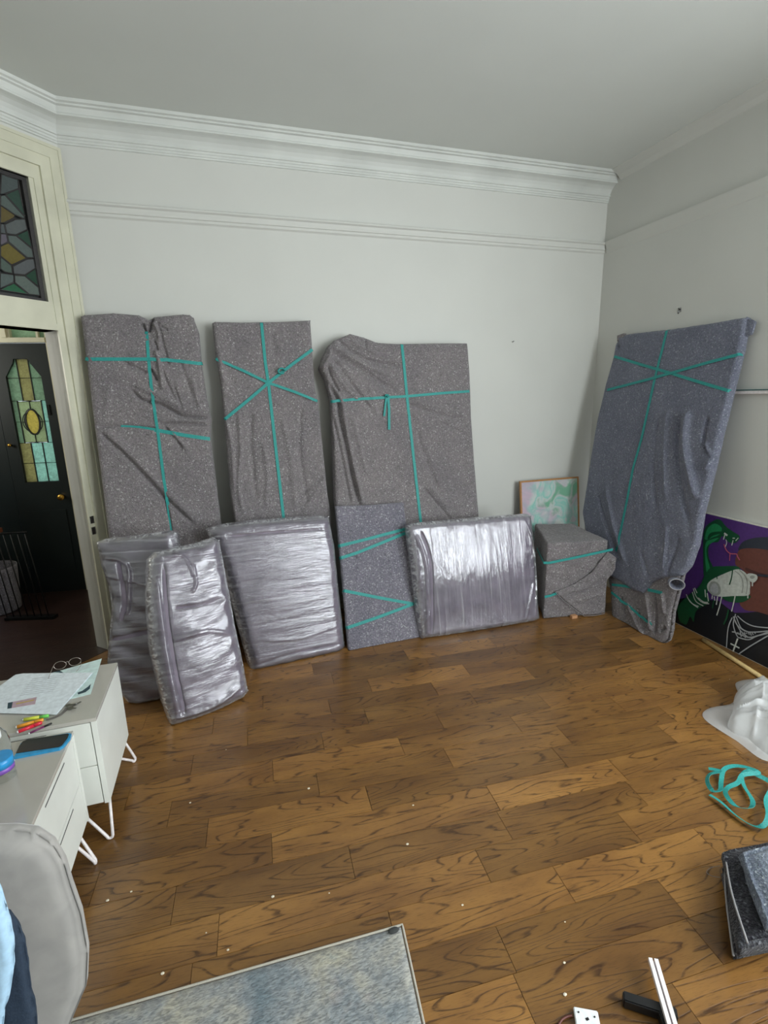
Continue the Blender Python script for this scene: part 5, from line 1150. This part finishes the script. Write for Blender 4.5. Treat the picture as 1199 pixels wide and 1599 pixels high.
# bottle
bt = thing('water_bottle', (-.672, 1.455, ZT), 'clear ribbed water bottle with blue and purple band on the near cabinet', 'bottle')
M = Mat('clear_bottle_plastic'); M.set(Base__Color=(.9, .95, .96, 1), Roughness=.06, Transmission__Weight=1.0, IOR=1.2); bottle_m = M.m
bxp = on_z(2, 1238, ZT); bx_, by_ = bxp[0]+.013, bxp[1]
prof = [(.024, .0), (.031, .004)]+[(.032-.0016*(i % 2), .010+.006*i) for i in range(10)]+[(.032, .075), (.032, .125), (.027, .15), (.014, .172), (.0125, .185)]
bm = bmesh.new(); lathe_bm(bm, [(r, ZP+z) for r, z in prof], bx_, by_, 32); from_bm('bottle_body', bm, bottle_m, bt, True)
bt.location = (bx_, by_, ZP)
for nm_, z0, z1, col in (('purple_band', .078, .092, (130, 86, 178)), ('blue_band', .0922, .118, (46, 150, 214))):
    bm = bmesh.new(); lathe_bm(bm, [(.0322, ZP+z0), (.0328, ZP+z0), (.0328, ZP+z1), (.0322, ZP+z1)], bx_, by_, 32); from_bm('label_band', bm, plain(nm_, col, .3), bt, True)
bm = bmesh.new(); lathe_bm(bm, [(.0155, ZP+.178), (.0165, ZP+.18), (.0165, ZP+.196), (.014, ZP+.199)], bx_, by_, 32); from_bm('bottle_cap', bm, white_plastic, bt, True)

# ------------------------------------------------------------------ grey velvet chair with clothes over its back
velvet = Mat('grey_velvet'); c = coords(velvet); nz = velvet.n('ShaderNodeTexNoise', Scale=14.0, Detail=5.0, Distortion=.6); velvet.l(c, nz.inputs[0])
velvet.l(velvet.ramp(nz.outputs[0], [(.3, lin((150, 147, 144))), (.7, lin((166, 162, 158)))]), velvet.b.inputs['Base Color']); velvet.set(Roughness=.85, Sheen__Weight=.5, Sheen__Roughness=.4); velvet = velvet.m
CY = 1.06
PCH = Plane((-.5, CY, 0), (1, .0), math.radians(4))
ch = thing('upholstered_chair', (-.62, 1.1, 0), 'grey velvet chair with a rounded back in the bottom left corner, seen from behind', 'chair')
Lc_ = [(-190, 1360), (-235, 1420), (-240, 1520), (-215, 1640), (-190, 1690)]
slab('backrest', PCH, Lc_, [(74, 1338), (92, 1368), (102, 1402), (119, 1450), (130, 1510), (128, 1562), (108, 1610), (92, 1650)], [(-190, 1360), (-120, 1330), (-40, 1318), (10, 1316), (46, 1320), (74, 1338)], [(-190, 1690), (-60, 1690), (92, 1650)], T=.05, r=.035, nu=60, nv=60, mat=velvet, parent=ch, wobble=0,
     hf=lambda A, B, u, v: -.022+.022*np.sin(np.pi*np.clip(u, 0, 1))+.002*fbm(A*8, B*8, 181))
cxm = -.82
bm = bmesh.new(); bm_box(bm, (cxm-.20, CY+.075, .33), (cxm+.18, CY+.272, .43), .03); from_bm('seat', bm, velvet, ch, True)
for sx, sy in ((-.17, .095), (.13, .095), (-.17, .135), (.13, .135)):
    tube('leg', [(cxm+sx, CY+sy, .335), (cxm+sx*1.08, CY+sy, .0095)], [.012, .009], black_metal, ch, 12)
# garments hanging over the chair back, towards the camera
PG = Plane((-.5, CY-.085, 0), (1, 0), math.radians(3))
o, _ = slab('navy_jacket', PG, [(-160, 1400), (-170, 1500), (-165, 1660)], [(10, 1436), (24, 1455), (33, 1480), (39, 1520), (44, 1560), (52, 1590), (54, 1660)], [(-160, 1400), (-60, 1410), (10, 1436)], [(-165, 1660), (54, 1660)], T=.02, r=.015, nu=50, nv=50, mat=navy_cloth,
            hf=lambda A, B, u, v: .008*fbm(A*14, B*5, 191))
tag(o, 'dark navy jacket hanging over the back of the grey chair', 'jacket')
PG2 = Plane((-.5, CY-.125, 0), (1, 0), math.radians(3))
o, _ = slab('blue_shirt', PG2, [(-160, 1380), (-170, 1500), (-165, 1660)], [(-8, 1392), (2, 1415), (11, 1445), (18, 1480), (17, 1520), (10, 1560), (2, 1590), (-4, 1660)], [(-160, 1380), (-60, 1380), (-8, 1392)], [(-165, 1660), (-4, 1660)], T=.016, r=.014, nu=50, nv=50, mat=blue_cloth,
            hf=lambda A, B, u, v: .010*fbm(A*16, B*5, 195))
tag(o, 'light blue shirt hanging over the navy jacket at the left edge', 'shirt')
print('planks', count)
